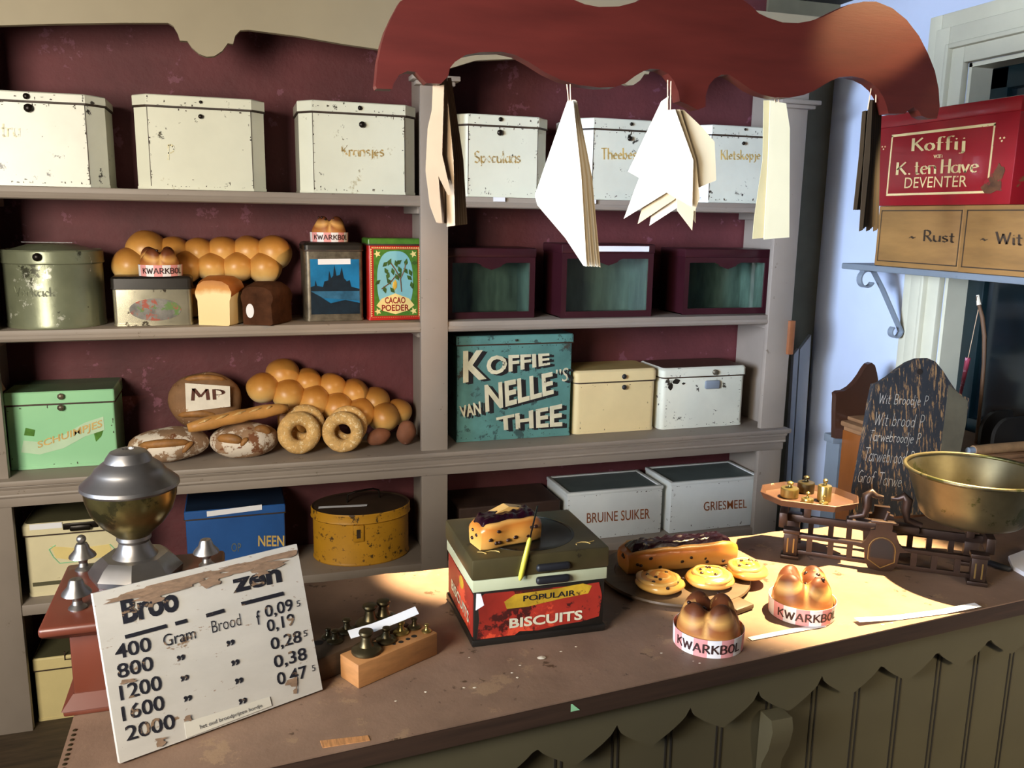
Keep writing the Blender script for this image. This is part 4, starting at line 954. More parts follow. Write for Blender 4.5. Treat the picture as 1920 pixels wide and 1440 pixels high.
for px, py in ((146, 1140), (157, 1068), (388, 1060), (500, 1120)):
    c = aZ(px, py, .843); x_, y_ = c.x, c.y
    if px == 500: x_, y_ = mx1-.03, my0+.035
    fb = B().lathe([(.0135, 0), (.0135, .002), (.008, .007), (.0065, .013), (.0085, .019), (.0215, .024), (.0205, .027), (.0125, .036), (.0105, .043), (.0085, .047), (.004, .0475), (0, .046)], (x_, y_, .843), 24)
    fin = obj('finial', fb, 'pewter', ml)
    if px in (157,):
        obj('finial_ball', B().ball((x_, y_, .843+.0545), .0075), 'pewter', fin)

# ------------------------------------------------------------------ price sign
BL = Vector((-.737, -1.321, CT)); BR = Vector((-.452, -1.205, CT)); ex = (BR-BL).normalized(); nb = Vector((-ex.y, ex.x, 0))
th_ = math.radians(71); ez = nb*math.cos(th_)+Vector((0, 0, 1))*math.sin(th_); nf = ex.cross(ez).normalized()   # faces the viewer
def aP(px, py, p0, n): d = ray(px, py); return CP+d*((Vector(p0)-CP).dot(n)/d.dot(n))
sgW, sgH = (BR-BL).length, .235
BL = BL+Vector((0, 0, .0042)); BR = BR+Vector((0, 0, .0042))
sg = thing('price_sign', 'weathered white wooden sign of bread prices leaning on the coffee mill', 'sign', (BL+BR)/2)
c8 = [BL, BR, BR+ez*sgH, BL+ez*sgH]; tk_ = -nf*.011
obj('board', B().add(c8+[p+tk_ for p in c8], [(0, 1, 2, 3), (7, 6, 5, 4), (0, 4, 5, 1), (1, 5, 6, 2), (2, 6, 7, 3), (3, 7, 4, 0)]), 'sign_paint', sg, 0)
def sq(*px): return [aP(x, y, BL, nf) for x, y in px]
def sgt(m2, *px, off=.0012, m='sign_letter'): letter_quad('lettering', m2, sq(*px), m, sg, off)
def sline(s_, x0, y0, x1, y1, h_, bold=.012, m='sign_letter'):
    ux, uy = .05*h_*-1, -h_                                      # letters stand along the sign's own upright
    ux, uy = -(48/320)*h_*-1*-1, -h_
    sgt(btext(s_, bold), (x0+ux, y0+uy), (x1+ux, y1+uy), (x1, y1), (x0, y0), m=m)
sline('Broo', 231, 1171, 336, 1145, 47, .035)
sline('zen', 437, 1113, 528, 1091, 26, .035)
for x0, y0, x1, y1 in ((234, 1193, 312, 1172), (328, 1168, 350, 1162), (386, 1153, 420, 1143), (452, 1131, 531, 1111)):
    sgt(([(0, 0), (1, 0), (1, 1), (0, 1)], [[0, 1, 2, 3]]), (x0-1, y0-2), (x1-1, y1-2), (x1+1, y1+5), (x0+1, y0+5))
sline('400', 217, 1237, 284, 1220, 27); sline('Gram', 307, 1213, 367, 1197, 22, .0); sline('Brood', 398, 1187, 452, 1172, 22, -.01)
sline('f', 482, 1172, 489, 1170, 26, .01); sline('0,09', 498, 1162, 550, 1148, 26, .012); sline('5', 556, 1138, 563, 1136, 11, .0)
sline('800', 221, 1273, 288, 1256, 27); sline('0,19', 502, 1189, 553, 1175, 26)
sline('1200', 226, 1314, 304, 1293, 28); sline('0,28', 509, 1223, 566, 1207, 26); sline('5', 569, 1194, 576, 1192, 11, .0)
sline('1600', 230, 1353, 309, 1330, 28); sline('0,38', 515, 1257, 576, 1240, 27)
sline('2000', 237, 1390, 329, 1365, 28); sline('0,47', 521, 1289, 577, 1274, 27); sline('5', 585, 1259, 591, 1257, 11, .0)
for x, y in ((332, 1241), (339, 1279), (345, 1317), (425, 1213), (434, 1250), (441, 1284), (448, 1322)):
    sline(',,', x, y, x+15, y-4, 11, .03)
wr = random.Random(12)
for k in range(46):
    cx_ = wr.uniform(205, 545); cx_ = cx_ if cx_ > 262 or k % 3 == 0 else cx_+130; cy_ = 1127-(cx_-190)*.236+wr.gauss(0, 9)
    if k >= 38: cx_ = wr.choice((235, 300, 320, 560, 575, 550, 240, 350)); cy_ = {235: 1240, 300: 1385, 320: 1395, 560: 1290, 575: 1300, 550: 1275, 240: 1270, 350: 1350}[cx_]+wr.uniform(-8, 8)
    rx_, ry_ = wr.uniform(14, 52) if k < 38 else wr.uniform(9, 20), wr.uniform(3, 9); pg = []
    for q in range(14):
        t = 2*PI*q/14; r_ = wr.uniform(.45, 1.15); dx = rx_*r_*math.cos(t); pg.append((min(556, max(184, cx_+dx)), cy_+ry_*r_*math.sin(t)-dx*.235))
    pg = [(x, min(1437-(x-225)*.368-6, max(y, 1120-(x-177)*.247+3))) for x, y in pg]
    pw = sq(*pg); obj('worn_patch', B().add([p+nf*(.0013+.00002*k) for p in pw], [list(range(14))]), 'worn_wood', sg, 0)
lb = sq((345, 1355), (505, 1306), (509, 1323), (349, 1384))
obj('caption', B().add([p+nf*.0008 for p in lb]+[p+nf*.0016 for p in lb], [(0, 1, 2, 3), (4, 5, 6, 7), (0, 1, 5, 4), (1, 2, 6, 5), (2, 3, 7, 6), (3, 0, 4, 7)]), 'sign_label', sg, 0)
sgt(btext('het oud broodprijzen bordje', .0), (373, 1359), (490, 1319), (491, 1327), (375, 1369), off=.0024, m='print')

# ------------------------------------------------------------------ weight blocks, weights
A0 = Vector((-.396, -1.214, CT)); A1 = Vector((-.249, -1.139, CT)); bd = (A1-A0).normalized(); bn_ = Vector((-bd.y, bd.x, 0)); ba = math.atan2(bd.y, bd.x)
def block(label, o, L_, D_, Hh, m, holes):
    mt_ = Matrix.Translation(o) @ Matrix.Rotation(ba, 4, 'Z')
    t_ = thing('weight_block', label, 'weight block', o+bd*L_/2+bn_*D_/2)
    obj('block', B(mt_).box(0, L_, 0, D_, .0005, Hh, .002), m, t_)
    for x, y, r_ in holes: obj('hole', B(mt_).lathe([(r_, Hh-.002), (r_, Hh+.0004)], (x, y, 0), 20), 'hole', t_)
    return mt_, Hh
WG = 'knobbed brass weights in the wooden blocks'
def weight(label, mt_, x, y, z, r, m='brass_dark', h=None, group=WG):
    h = h or r*1.75; o = mt_ @ Vector((x, y, z))
    t_ = thing('brass_weight', label, 'weight', o, group)
    obj('body', B().lathe([(r*.96, .0002), (r, r*.08), (r*.98, r*.22), (r*.86, r*.34), (r*.5, r*.46), (r*.40, r*.62), (r*.33, r*1.0)], o, 32), m, t_)
    obj('knob', B().lathe([(r*.33, r*1.0), (r*.30, r*1.1), (r*.42, r*1.22), (r*.5, r*1.36), (r*.46, r*1.5), (r*.25, r*1.58), (0, r*1.6)], o, 24), m, t_)
mb, hb = block('light wooden weight block in front, closer to the counter edge', A0, .165, .052, .042, 'block_wood', [(.098, .016, .0045), (.113, .016, .004), (.127, .017, .005), (.085, .018, .003)])
for k, (px, py, r_, m_, lb_) in enumerate(((687, 1222, .025, 'brass_dark', 'largest knobbed weight, at the near end of the light front block'), (724, 1202, .0175, 'brass_dark', 'dark knobbed weight, second from the near end of the light front block'),
        (752, 1187, .014, 'brass', 'brassy knobbed weight in the middle of the light front block'), (777, 1177, .012, 'brass_dark', 'dark small weight near the far end of the light front block'), (800, 1184, .009, 'brass', 'tiny weight at the far corner of the light front block'))):
    q = mb.inverted() @ aZ(px, py, CT+hb); weight(lb_, mb, q.x, min(max(q.y, r_*.6), .052-r_*.6), hb, r_, m_)
o2 = aZ(668, 1260, CT)-bd*.02+bn_*.012
o2 = A0+bn_*.060-bd*.055
mb2, hb2 = block('dark wooden weight block behind the light one, half hidden by the price sign', o2, .205, .062, .042, 'block_dark', [(.05, .048, .008), (.08, .049, .008), (.11, .05, .009), (.03, .05, .007)])
for k, (px, py, r_, m_, lb_) in enumerate(((607, 1190, .011, 'brass_dark', 'small dark weight at the sign end of the dark block'), (628, 1203, .014, 'brass_dark', 'dark weight near the front edge of the dark block, beside the sign'),
        (640, 1178, .0155, 'brass_dark', 'dark weight second row from the sign on the dark block'), (686, 1168, .026, 'brass_dark', 'black wide-footed weight in the middle of the dark block'),
        (706, 1143, .015, 'brass', 'brassy weight behind the black wide-footed one'), (738, 1148, .025, 'brass_dark', 'tall dark weight with brass gleam at the far end of the dark block'))):
    q = mb2.inverted() @ aZ(px, py, CT+hb2); weight(lb_, mb2, min(max(q.x, r_), .205-r_), min(max(q.y, r_*.8), .062-r_*.8), hb2, r_, m_)
zs = CT+.083
pa, pb = aZ(655, 1190, CT+.068), aZ(782, 1144, CT+.080)
strip('white paper strip bowed across the tops of the brass weights', [pa, pa.lerp(pb, .35)+Vector((0, 0, -.003)), pa.lerp(pb, .7)+Vector((0, 0, -.002)), pb], (-.003, .0175, .006))

# ------------------------------------------------------------------ biscuit tin, cake, knife
T0 = Vector((-.181, -1.129, CT)); ta = math.radians(-1.0); mt_ = Matrix.Translation(T0) @ Matrix.Rotation(ta, 4, 'Z'); TW, TD = .247, .205
tn = thing('biscuit_tin', 'square biscuit tin with torn red paper label and olive lid carrying a cake slice', 'tin', mt_ @ Vector((TW/2, TD/2, 0)))
z1_, z2_, z3_ = .104, .126, .166
obj('base', B(mt_).box(-.004, TW+.004, -.004, TD+.004, .0005, .014, .003), 'tin_dark', tn)
obj('body', B(mt_).box(.0, TW, 0, TD, .012, z1_, .002), 'tin_dark', tn)
def lab(name, pts, side, m, d=.0012):
    if side == 'f': return obj(name, B(mt_).prism(pts, 'y', -d, .0002), m, tn, 0)
    return obj(name, B(mt_).prism(pts, 'x', -d, .0002), m, tn, 0)
lab('paper_label', [(.004, .004), (.02, .012), (.07, .010), (.085, .020), (.12, .017), (.16, .022), (.205, .024), (.238, .030), (.243, .07), (.236, .097), (.2, .095), (.1, .098), (.02, .099), (.006, .09), (.01, .05)], 'f', 'label_red')
lab('paper_label', [(.006, .016), (.05, .018), (.12, .017), (.2, .02), (.2, .1), (.12, .098), (.05, .1), (.004, .097)], 's', 'label_red')
lab('label_panel', [(.055, .080), (.075, .092), (.15, .094), (.205, .098), (.222, .092), (.215, .078), (.165, .074), (.1, .066), (.06, .066)], 'f', 'label_yellow', .0018)
lab('torn_patch', [(.003, .07), (.018, .078), (.012, .1), (.004, .101)], 'f', 'paper_white', .0016)
lab('emblem', [(.09+.016*math.cos(a*PI/8), .085+.012*math.sin(a*PI/8)) for a in range(16)], 's', 'label_yellow', .0018)
def tq(x0, y0, x1, y1): return [mt_ @ Vector(p) for p in ((x0, 0, y1), (x1, 0, y1), (x1, 0, y0), (x0, 0, y0))]
letter_quad('lettering', btext('POPULAIR', .02), tq(.09, .077, .19, .088), 'black_letter', tn, .0024)
letter_quad('lettering', btext('BISCUITS', .03), tq(.065, .028, .205, .047), 'cream_letter', tn, .0022)
letter_quad('lettering', btext('BISCUITS', .02), [mt_ @ Vector(p) for p in ((0, .17, .058), (0, .03, .052), (0, .03, .03), (0, .17, .038))], 'cream_letter', tn, .0022)
obj('band', B(mt_).box(-.003, TW+.003, -.003, TD+.003, z1_, z2_, .001), 'pale_green', tn, label='pale green band')
obj('lid', B(mt_).box(-.006, TW+.006, -.006, TD+.006, z2_, z3_, .005), 'lid_olive', tn)
dc = mt_ @ Vector((TW/2, TD/2+.0, z3_))
obj('lid_disc', B().lathe([(.094, -.001), (.094, .0006), (.089, .0014), (.0885, .0004), (.084, .0012), (0, .0012)], dc, 56), 'lid_disc', tn, label='black round medallion on the lid')
sc_ = B()
for sx_, x_ in ((1, .012), (-1, TW-.012)):
    for yb in (.012,):
        sc_.tube([(x_+sx_*.012*t*3-.0+sx_*.006*math.sin(t*9), yb+.010+.006*math.cos(t*9), z3_+.0006) for t in [i/10 for i in range(11)]], .0008, 6)
obj('scroll', B(mt_).add([mt_.inverted() @ v for v in sc_.v] if False else sc_.v, sc_.f), 'gold_letter', tn)
for z_ in (z2_+.014, z2_-.010):
    obj('clasp', B(mt_).box(TW*.5-.012, TW*.5+.052, -.014, -.002, z_-.007, z_+.007, .0055, seg=3), 'black_letter', tn)
TT = CT+z3_+.0013
# jam-topped fruit loaf slice
ca = aZ(905, 1035, TT); cb2 = aZ(1030, 1010, TT); cd = (cb2-ca).normalized(); an = math.atan2(cd.y, cd.x)
def cakeloaf(label, o, ang, L_, W_, Hc, seed, jam_h=.014, cutend=False):
    mt2 = Matrix.Translation(o) @ Matrix.Rotation(ang, 4, 'Z'); t_ = thing('jam_cake', label, 'cake', mt2 @ Vector((L_/2, W_/2, 0)))
    pr = [(.06, 0), (.94, 0), (1.0, .1), (1.04, .5), (1.03, .8), (.95, .97), (.85, 1.0), (.75, .93), (.25, .93), (.15, 1.0), (.05, .97), (-.03, .8), (-.04, .5), (0, .1)]
    b_ = B(mt2); vs_ = []; fs_ = []; K = 15; n_ = len(pr)
    for i in range(K):
        t = i/(K-1); e = min(t, 1-t)*L_/.022; s_ = min(1, .80+.20*math.sqrt(max(0, min(1, e)))) if not cutend else 1
        for u, v in pr:
            q_ = Vector((t*L_, W_*(.5+(u-.5)*s_), .0004+Hc*v*(1 if v < .3 else s_)))
            q_ += Vector((1, 1, .8 if v > .05 else 0))*(.004*noise.noise(q_*28+Vector((seed, 0, 0)))); q_.z = max(q_.z, .0004); vs_.append(q_)
    for i in range(K-1):
        for k_ in range(n_): fs_.append((i*n_+k_, i*n_+(k_+1) % n_, (i+1)*n_+(k_+1) % n_, (i+1)*n_+k_))
    fs_ += [list(range(n_))[::-1], [(K-1)*n_+k_ for k_ in range(n_)]]
    obj('loaf', b_.add(vs_, fs_), 'cake', t_, 60)
    j = B(mt2); vs_ = []; fs_ = []; K2, N2 = 40, 14
    for i in range(K2+1):
        for k_ in range(N2+1):
            x_ = L_*(.04+.92*i/K2); y_ = W_*(.17+.66*k_/N2); ed = min(i, K2-i)/3; ed2 = min(k_, N2-k_)/2
            hh = jam_h*min(1, ed)**.5*min(1, ed2)**.5; z_ = Hc*.9+hh+.005*noise.noise(Vector((x_*90+seed, y_*90, 0)))*min(1, ed2)
            vs_.append((x_, y_, z_))
    for i in range(K2):
        for k_ in range(N2): a_ = i*(N2+1)+k_; fs_.append((a_, a_+1, a_+N2+2, a_+N2+1))
    obj('jam', j.add(vs_, fs_), 'jam', t_, 60, 'dark glossy red jam topping')
    rr_ = random.Random(seed)
    for i in range(9):
        x_ = rr_.uniform(.06, .94)*L_; v_ = rr_.uniform(.2, .75)*Hc
        obj('raisin', B(mt2).ball((x_, -.035*W_, v_), .0045, .0025, .0035, 2, .001, 200, i), 'raisin', t_, 180)
    for i in range(3):
        obj('raisin', B(mt2).ball((-.0005 if not cutend else -.001, rr_.uniform(.2, .8)*W_, rr_.uniform(.2, .7)*Hc), .0022, .0045, .0035, 2, .001, 200, i+20), 'raisin', t_, 180)
    return t_, mt2
ck, mc = cakeloaf('thick jam-topped fruit loaf piece standing on the olive biscuit tin lid', ca, an, .125, .058, .047, 4)
wg = B(mc).prism([(.02, .048), (.10, .050), (.108, .055), (.07, .064)], 'y', .030, .052)
obj('cream_wedge', wg, 'swirl_light', ck, label='pale wedge on top of the jam')
pk = aY(974, 1094, mt_.translation.y-.012); kk = aZ(1001, 1010, TT+.012)
ka, kb_ = Vector((pk.x, pk.y, pk.z)), Vector((kk.x, kk.y-.002, kk.z))
kn = thing('cake_knife', 'small knife with bright yellow handle leaning on the biscuit tin edge', 'knife', ka.lerp(kb_, .5))
ka2 = aY(975, 1088, -1.142); kb2_ = aY(994, 1008, -1.135)
obj('handle', B().tube([ka2, ka2.lerp(kb2_, .08), ka2.lerp(kb2_, .5), ka2.lerp(kb2_, .94), kb2_], [.003, .0062, .0068, .0052, .003], 14, 0, .7), 'knife_yellow', kn, 180)
kt2 = aY(1008, 948, -1.125)
obj('blade', B().ribbon([kb2_, kb2_.lerp(kt2, .5), kt2], (.0032, .0005, 0), .0008), 'steel', kn, label='thin steel blade')

# ------------------------------------------------------------------ round board with pastries
cbx, cby = (aZ(1140, 1095, CT+.012).x+aZ(1440, 1098, CT+.012).x)/2, aZ(1290, 1150, CT+.01).y
rb = .5*(aZ(1440, 1098, CT+.012).x-aZ(1140, 1095, CT+.012).x); cby = aZ(1285, 1152, CT).y+rb
rd = thing('round_board', 'round dark wooden serving board with short handle under the jam loaf', 'serving board', (cbx, cby, CT))
obj('disc', B().lathe([(rb*.9, .0005), (rb*.97, .004), (rb, .010), (rb*.99, .014), (rb*.8, .0145), (rb*.79, .012), (0, .012)], (cbx, cby, CT), 64), 'tray_wood', rd)
hd = aZ(1415, 1148, CT+.01); da = math.atan2(hd.y-cby, hd.x-cbx)
obj('handle', B(Matrix.Translation((cbx, cby, CT)) @ Matrix.Rotation(da, 4, 'Z')).box(rb-.012, rb+.035, -.026, .026, .001, .013, .004), 'tray_wood', rd)
BT = CT+.0125
ca = aZ(1180, 1080, BT); cb2 = aZ(1384, 1058, BT); an = math.atan2((cb2-ca).y, (cb2-ca).x)
j2, _ = cakeloaf('long fruit loaf with dark jam on top at the back of the round board', ca, an, (cb2-ca).length, .07, .052, 9)
SW = 'raisin swirls on the round board'
def swirl(label, px, py, r_, seed, zb_, tilt=0.0):
    c = aZ(px, py, zb_); c = Vector((c.x, c.y+r_*.9, zb_)); t_ = thing('raisin_swirl', label, 'pastry', c, SW)
    mt3 = rot(c.x, c.y, tilt, c.z, 'X')
    obj('bun', B(mt3).star((c.x, c.y, c.z+.014), [(c.x, c.y, c.z+.014, r_, r_*.97, .0145), (c.x, c.y, c.z+.018, r_*.9, r_*.9, .015)], 4, .0025, 25, zb_+.0004, seed=seed), 'swirl', t_, 180)
    pts = []
    for i in range(60):
        a_ = seed+i*.24; rr_ = r_*(.92-.84*i/60); pts.append((c.x+rr_*math.cos(a_), c.y+rr_*math.sin(a_), c.z+.022+.007*(1-(rr_/r_)**2)))
    obj('swirl_roll', B(mt3).tube(pts, [.003]+[.0052+.0010*math.sin(i*1.3) for i in range(58)]+[.002], 8), 'swirl_light', t_, 180, 'pale glazed spiral')
    rr_ = random.Random(seed)
    for i in range(8):
        a_ = rr_.uniform(0, 6.28); q_ = r_*rr_.uniform(.25, .95); obj('raisin', B(mt3).ball((c.x+q_*math.cos(a_), c.y+q_*math.sin(a_), c.z+.028+.007*(1-(q_/r_)**2)-.006*(q_/r_)), .0042, .0036, .003, 2, .001, 200, i), 'raisin', t_, 180)
swirl('glazed raisin swirl at the left, in front of the long jam loaf', 1257, 1122, .050, 2, BT)
swirl('glazed raisin swirl in the middle of the three', 1351, 1114, .050, 4, BT)
swirl('glazed raisin swirl at the right, partly behind a quark bun', 1420, 1096, .044, 7, BT)

# ------------------------------------------------------------------ quark buns in paper bands
KB = 'quark buns in striped paper bands'
def kwarkbol(label, x, y, z, R_, yaw, seed, hb_=.034, tilt=0.0, bun_a=.70):
    t_ = thing('quark_bun', label, 'bun', (x, y, z), KB); mt3 = rot(x, y, yaw, z) @ rot(x, y, tilt, z, 'X')
    rr_ = random.Random(seed); lob = []
    for i in range(4):
        a_ = i*PI/2; c_, s_ = math.cos(a_), math.sin(a_); al = abs(c_) > .5; q1 = rr_.uniform(.92, 1.06); d_ = R_*.45
        lob.append((x+d_*c_, y+d_*s_, z+hb_*.9, R_*(.49 if al else .64), R_*(.64 if al else .49), R_*.72*q1))
        d2 = R_*rr_.uniform(.52, .62); t2 = R_*rr_.uniform(-.12, .12)
        lob.append((x+d2*c_-t2*s_, y+d2*s_+t2*c_, z+hb_*1.0+R_*.34*q1, R_*(.30 if al else .42), R_*(.42 if al else .30), R_*.50))
    lob.append((x, y, z+hb_*.6, R_*.93, R_*.93, hb_*.9))
    mt4 = rot(x, y, yaw+bun_a, z) @ rot(x, y, tilt, z, 'X')
    obj('bun', B(mt4).star((x, y, z+hb_*.8), lob, 5, .005, 20, z+.002, 40.0, seed=seed), 'kwark_crust', t_, 180)
    b_ = B(mt3); n_ = 64; vs_ = []; fs_ = []; mi_ = []
    for i in range(n_):
        a_ = 2*PI*i/n_
        for rr0, zz0 in ((R_, 0.0006), (R_+.0008, 0.0006), (R_*1.02+.0008, hb_), (R_*1.02, hb_)): vs_.append((x+rr0*math.sin(a_), y-rr0*math.cos(a_), z+zz0))
    for i in range(n_):
        j_ = (i+1) % n_
        for q_ in range(4): fs_.append((4*i+q_, 4*i+(q_+1) % 4, 4*j_+(q_+1) % 4, 4*j_+q_)); mi_.append((i//4) % 2)
    for f_, m_ in zip(fs_, mi_): b_.f.append(list(f_)); b_.mi.append(m_)
    b_.v += [mt3 @ Vector(q_) for q_ in vs_]
    bd_ = obj('paper_band', b_, ['paper_white', 'paper_pink'], t_, 40, 'pink and white striped paper band')
    m2 = stext('KWARKBOL', .15, None, 10, .10); vs2, fs2 = m2; xa = min(v[0] for v in vs2); xb = max(v[0] for v in vs2); b_ = B(mt3); out = []; wl_ = R_*2.0
    for vx, vy in vs2:
        a_ = ((vx-xa)/(xb-xa)-.5)*wl_/R_+.02; h0 = hb_*(.28+.46*vy); rr0 = R_*(1+.02*h0/hb_)+.0018; out.append((x+rr0*math.sin(a_), y-rr0*math.cos(a_), z+h0))
    obj('lettering', b_.add(out, fs2), 'marker', bd_, 0)
    for i in range(7):
        a_ = rr_.uniform(-2.2, 2.2); q_ = R_*rr_.uniform(.25, .8); d0 = Vector((math.sin(a_)*q_/R_, -math.cos(a_)*q_/R_, .9)).normalized()
        tmp = B().star((x, y, z+hb_*.8), lob, 1, 0, 1, None, 22.0)
        acc = 0.0; o_ = Vector((x, y, z+hb_*.8))
        for cx_, cy_, cz_, ra, rb_, rc in lob:
            p_ = Vector(((o_.x-cx_)/ra, (o_.y-cy_)/rb_, (o_.z-cz_)/rc)); e_ = Vector((d0.x/ra, d0.y/rb_, d0.z/rc)); A_ = e_.dot(e_); B_ = 2*p_.dot(e_); C_ = p_.dot(p_)-1; D_ = B_*B_-4*A_*C_
            if D_ >= 0: acc = max(acc, (-B_+math.sqrt(D_))/(2*A_))
        s_ = o_+d0*(acc*1.0)
        obj('raisin', B(mt4).ball(s_, .0042, .0042, .0036, 2, .001, 200, i), 'raisin', t_, 180)
    return t_
R0 = .0615
def kb_front(px, py, z): c = aZ(px, py, z); v = Vector((c.x-CP.x, c.y-CP.y, 0)).normalized(); return c+v*R0, -math.atan2(v.x, v.y)
c, a = kb_front(1325, 1234, CT); kwarkbol('quark bun in a striped band nearest the counter edge', c.x, c.y, CT, R0, a, 11)
c, a = kb_front(1500, 1174, CT); kwarkbol('quark bun to the right on the counter, beside the lamplit patch', c.x, c.y, CT+.001, R0, a+.25, 23, .033)
kwarkbol('quark bun on top of the oval-picture tin', px_x(303, 530, .08), .075, TINTOP[0]+.0005, .055, .15, 5, .031)
kwarkbol('quark bun on top of the tall blue castle tin', BTTOP[1]-.004, BTTOP[2]-.005, BTTOP[0]+.0005, .054, .0, 8, .028)

# paper strips on the counter
def cstrip(label, p0_, p1_, wpx, lift=.004):
    a_, b_ = aZ(*p0_, CT+.0012), aZ(*p1_, CT+.0012); d_ = (b_-a_).normalized(); wv = Vector((-d_.y, d_.x, 0))*wpx
    return strip(label, [a_+Vector((0, 0, lift)), a_.lerp(b_, .3)+Vector((0, 0, .0005)), a_.lerp(b_, .7)+Vector((0, 0, .0005)), b_+Vector((0, 0, lift))], wv)
cstrip('white paper strip lying between the two quark buns', (1406, 1198), (1545, 1172), .013, .0)
cstrip('long white paper strip curling at the lit counter edge on the right', (1606, 1168), (1833, 1139), .018, .006)

# ------------------------------------------------------------------ beam scale
F1 = Vector((.622, -.921, CT)); F2 = Vector((.921, -1.156, CT)); sd = (F2-F1).normalized(); SA = math.atan2(sd.y, sd.x); SL = (F2-F1).length
ms = Matrix.Translation(F1) @ Matrix.Rotation(SA, 4, 'Z'); SD = .115
scl = thing('beam_scale', 'brown cast iron counter scale with a flat pan on its left end', 'scale', ms @ Vector((SL/2, SD/2, 0)))
for x_ in (0, SL):
    for y_ in (0, SD):
        b = B(ms).box(x_-.02, x_+.02, y_-.016, y_+.016, .0005, .010, .002).box(x_-.015, x_+.015, y_-.012, y_+.012, .010, .060, .002).box(x_-.018, x_+.018, y_-.014, y_+.014, .060, .070, .002)
        f_ = obj('foot', b, 'iron_brown', scl)
        if y_ == 0: obj('flute', B(ms).box(x_-.008, x_-.005, y_-.0128, y_-.011, .016, .05).box(x_+.005, x_+.008, y_-.0128, y_-.011, .016, .05), 'iron_gold', f_)
for y_, nm in ((0, 'front_frame'), (SD, 'rear_frame')):
    b = B(ms).box(.012, SL-.012, y_-.005, y_+.005, .012, .022, .0015).box(.012, SL-.012, y_-.005, y_+.005, .050, .060, .0015)
    for x_ in (.04, .085, .125, SL-.125, SL-.085, SL-.04): b.box(x_-.006, x_+.006, y_-.005, y_+.005, .020, .052)
    c = SL/2
    outl = [(c-.06, .052), (c-.045, .056), (c-.034, .066), (c-.028, .08), (c-.026, .092), (c-.017, .094), (c-.017, .112), (c+.017, .112), (c+.017, .094), (c+.026, .092), (c+.028, .08), (c+.034, .066), (c+.045, .056), (c+.06, .052), (c+.036, .048), (c+.033, .02), (c+.024, .004), (c+.008, -.0+.001), (c, .0005), (c-.008, .001), (c-.024, .004), (c-.033, .02), (c-.036, .048)]
    b.prism(outl, 'y', y_-.0065, y_+.0065)
    fr_ = obj(nm, b, 'iron_brown', scl)
    if y_ == 0:
        ar = [(c-.023, .03)]+[(c+.023*math.cos(t), .05+.024*math.sin(t)) for t in [PI-PI*i/10 for i in range(11)]]+[(c+.023, .03)]
        obj('window', B(ms).prism(ar, 'y', y_-.0072, y_-.006), 'hole', fr_)  # dark inset on the solid frame, painted shade of an arched opening
        g_ = B(ms); g_.tube([(c-.027, y_-.007, .025)]+[(c+.027*math.cos(t), y_-.007, .05+.028*math.sin(t)) for t in [PI-PI*i/10 for i in range(11)]]+[(c+.027, y_-.007, .025), (c, y_-.007, .008), (c-.027, y_-.007, .025)], .0012, 6)
        obj('gilt_line', g_, 'iron_gold', fr_)
b = B(ms).box(-.02, SL*.46, SD*.5-.012, SD*.5-.002, .070, .088, .003).box(SL*.54, SL+.02, SD*.5+.002, SD*.5+.012, .070, .088, .003).box(-.03, -.012, .01, SD-.01, .064, .100, .003).box(SL+.012, SL+.03, .01, SD-.01, .064, .1, .003)
b.box(SL*.3, SL*.7, SD*.5-.016, SD*.5+.016, .078, .094, .004)
obj('beam', b, 'iron_brown', scl)
for s_, c in ((1, SL*.5-.035), (-1, SL*.5+.045)):
    pts = [(c-s_*.035, SD*.5, .095), (c-s_*.005, SD*.5, .104), (c, SD*.5, .125), (c-s_*.002, SD*.5, .150), (c+s_*.008, SD*.5, .158), (c+s_*.018, SD*.5, .151), (c+s_*.032, SD*.5, .150)]
    obj('pointer', B(ms).tube(pts, [.007, .008, .010, .011, .010, .006, .004], 10), 'iron_brown', scl, 60)
obj('pointer_stand', B(ms).box(SL/2-.028, SL/2+.028, -.012, .004, .110, .116, .002).tube([(SL/2, 0, .112), (SL/2+.006, 0, .135)], .004, 8), 'iron_brown', scl)
for px_, nm in ((.03, 'pan_post'), (.365, 'bowl_post')):
    obj(nm, B(ms).box(px_-.008, px_+.008, SD*.5-.02, SD*.5+.02, .086, .116, .002).box(px_-.045, px_+.045, SD*.5-.005, SD*.5+.005, .110, .1225, .002), 'iron_brown', scl)
pc = .030; hw, hd_ = .098, .068
oc = lambda o_: [(pc-hw+.042-o_*.3, SD*.5-hd_-o_), (pc+hw-.042+o_*.3, SD*.5-hd_-o_), (pc+hw+o_, SD*.5-hd_+.042-o_*.3), (pc+hw+o_, SD*.5+hd_-.042+o_*.3), (pc+hw-.042+o_*.3, SD*.5+hd_+o_), (pc-hw+.042-o_*.3, SD*.5+hd_+o_), (pc-hw-o_, SD*.5+hd_-.042+o_*.3), (pc-hw-o_, SD*.5-hd_+.042-o_*.3)]
b = B(ms).prism(oc(0), 'z', .1225, .126); a0, a1, a2 = oc(0), oc(.008), oc(.006)
vs = [(x, y, .1225) for x, y in a0]+[(x, y, .138) for x, y in a1]+[(x, y, .139) for x, y in a2]+[(x, y, .126) for x, y in oc(-.002)]
b.add(vs, [(r_*8+i, r_*8+(i+1) % 8, r_*8+8+(i+1) % 8, r_*8+8+i) for r_ in range(3) for i in range(8)])
obj('pan', b, 'pan_brown', scl, 20, 'eight-sided brown pan')
pt = CT+.1262
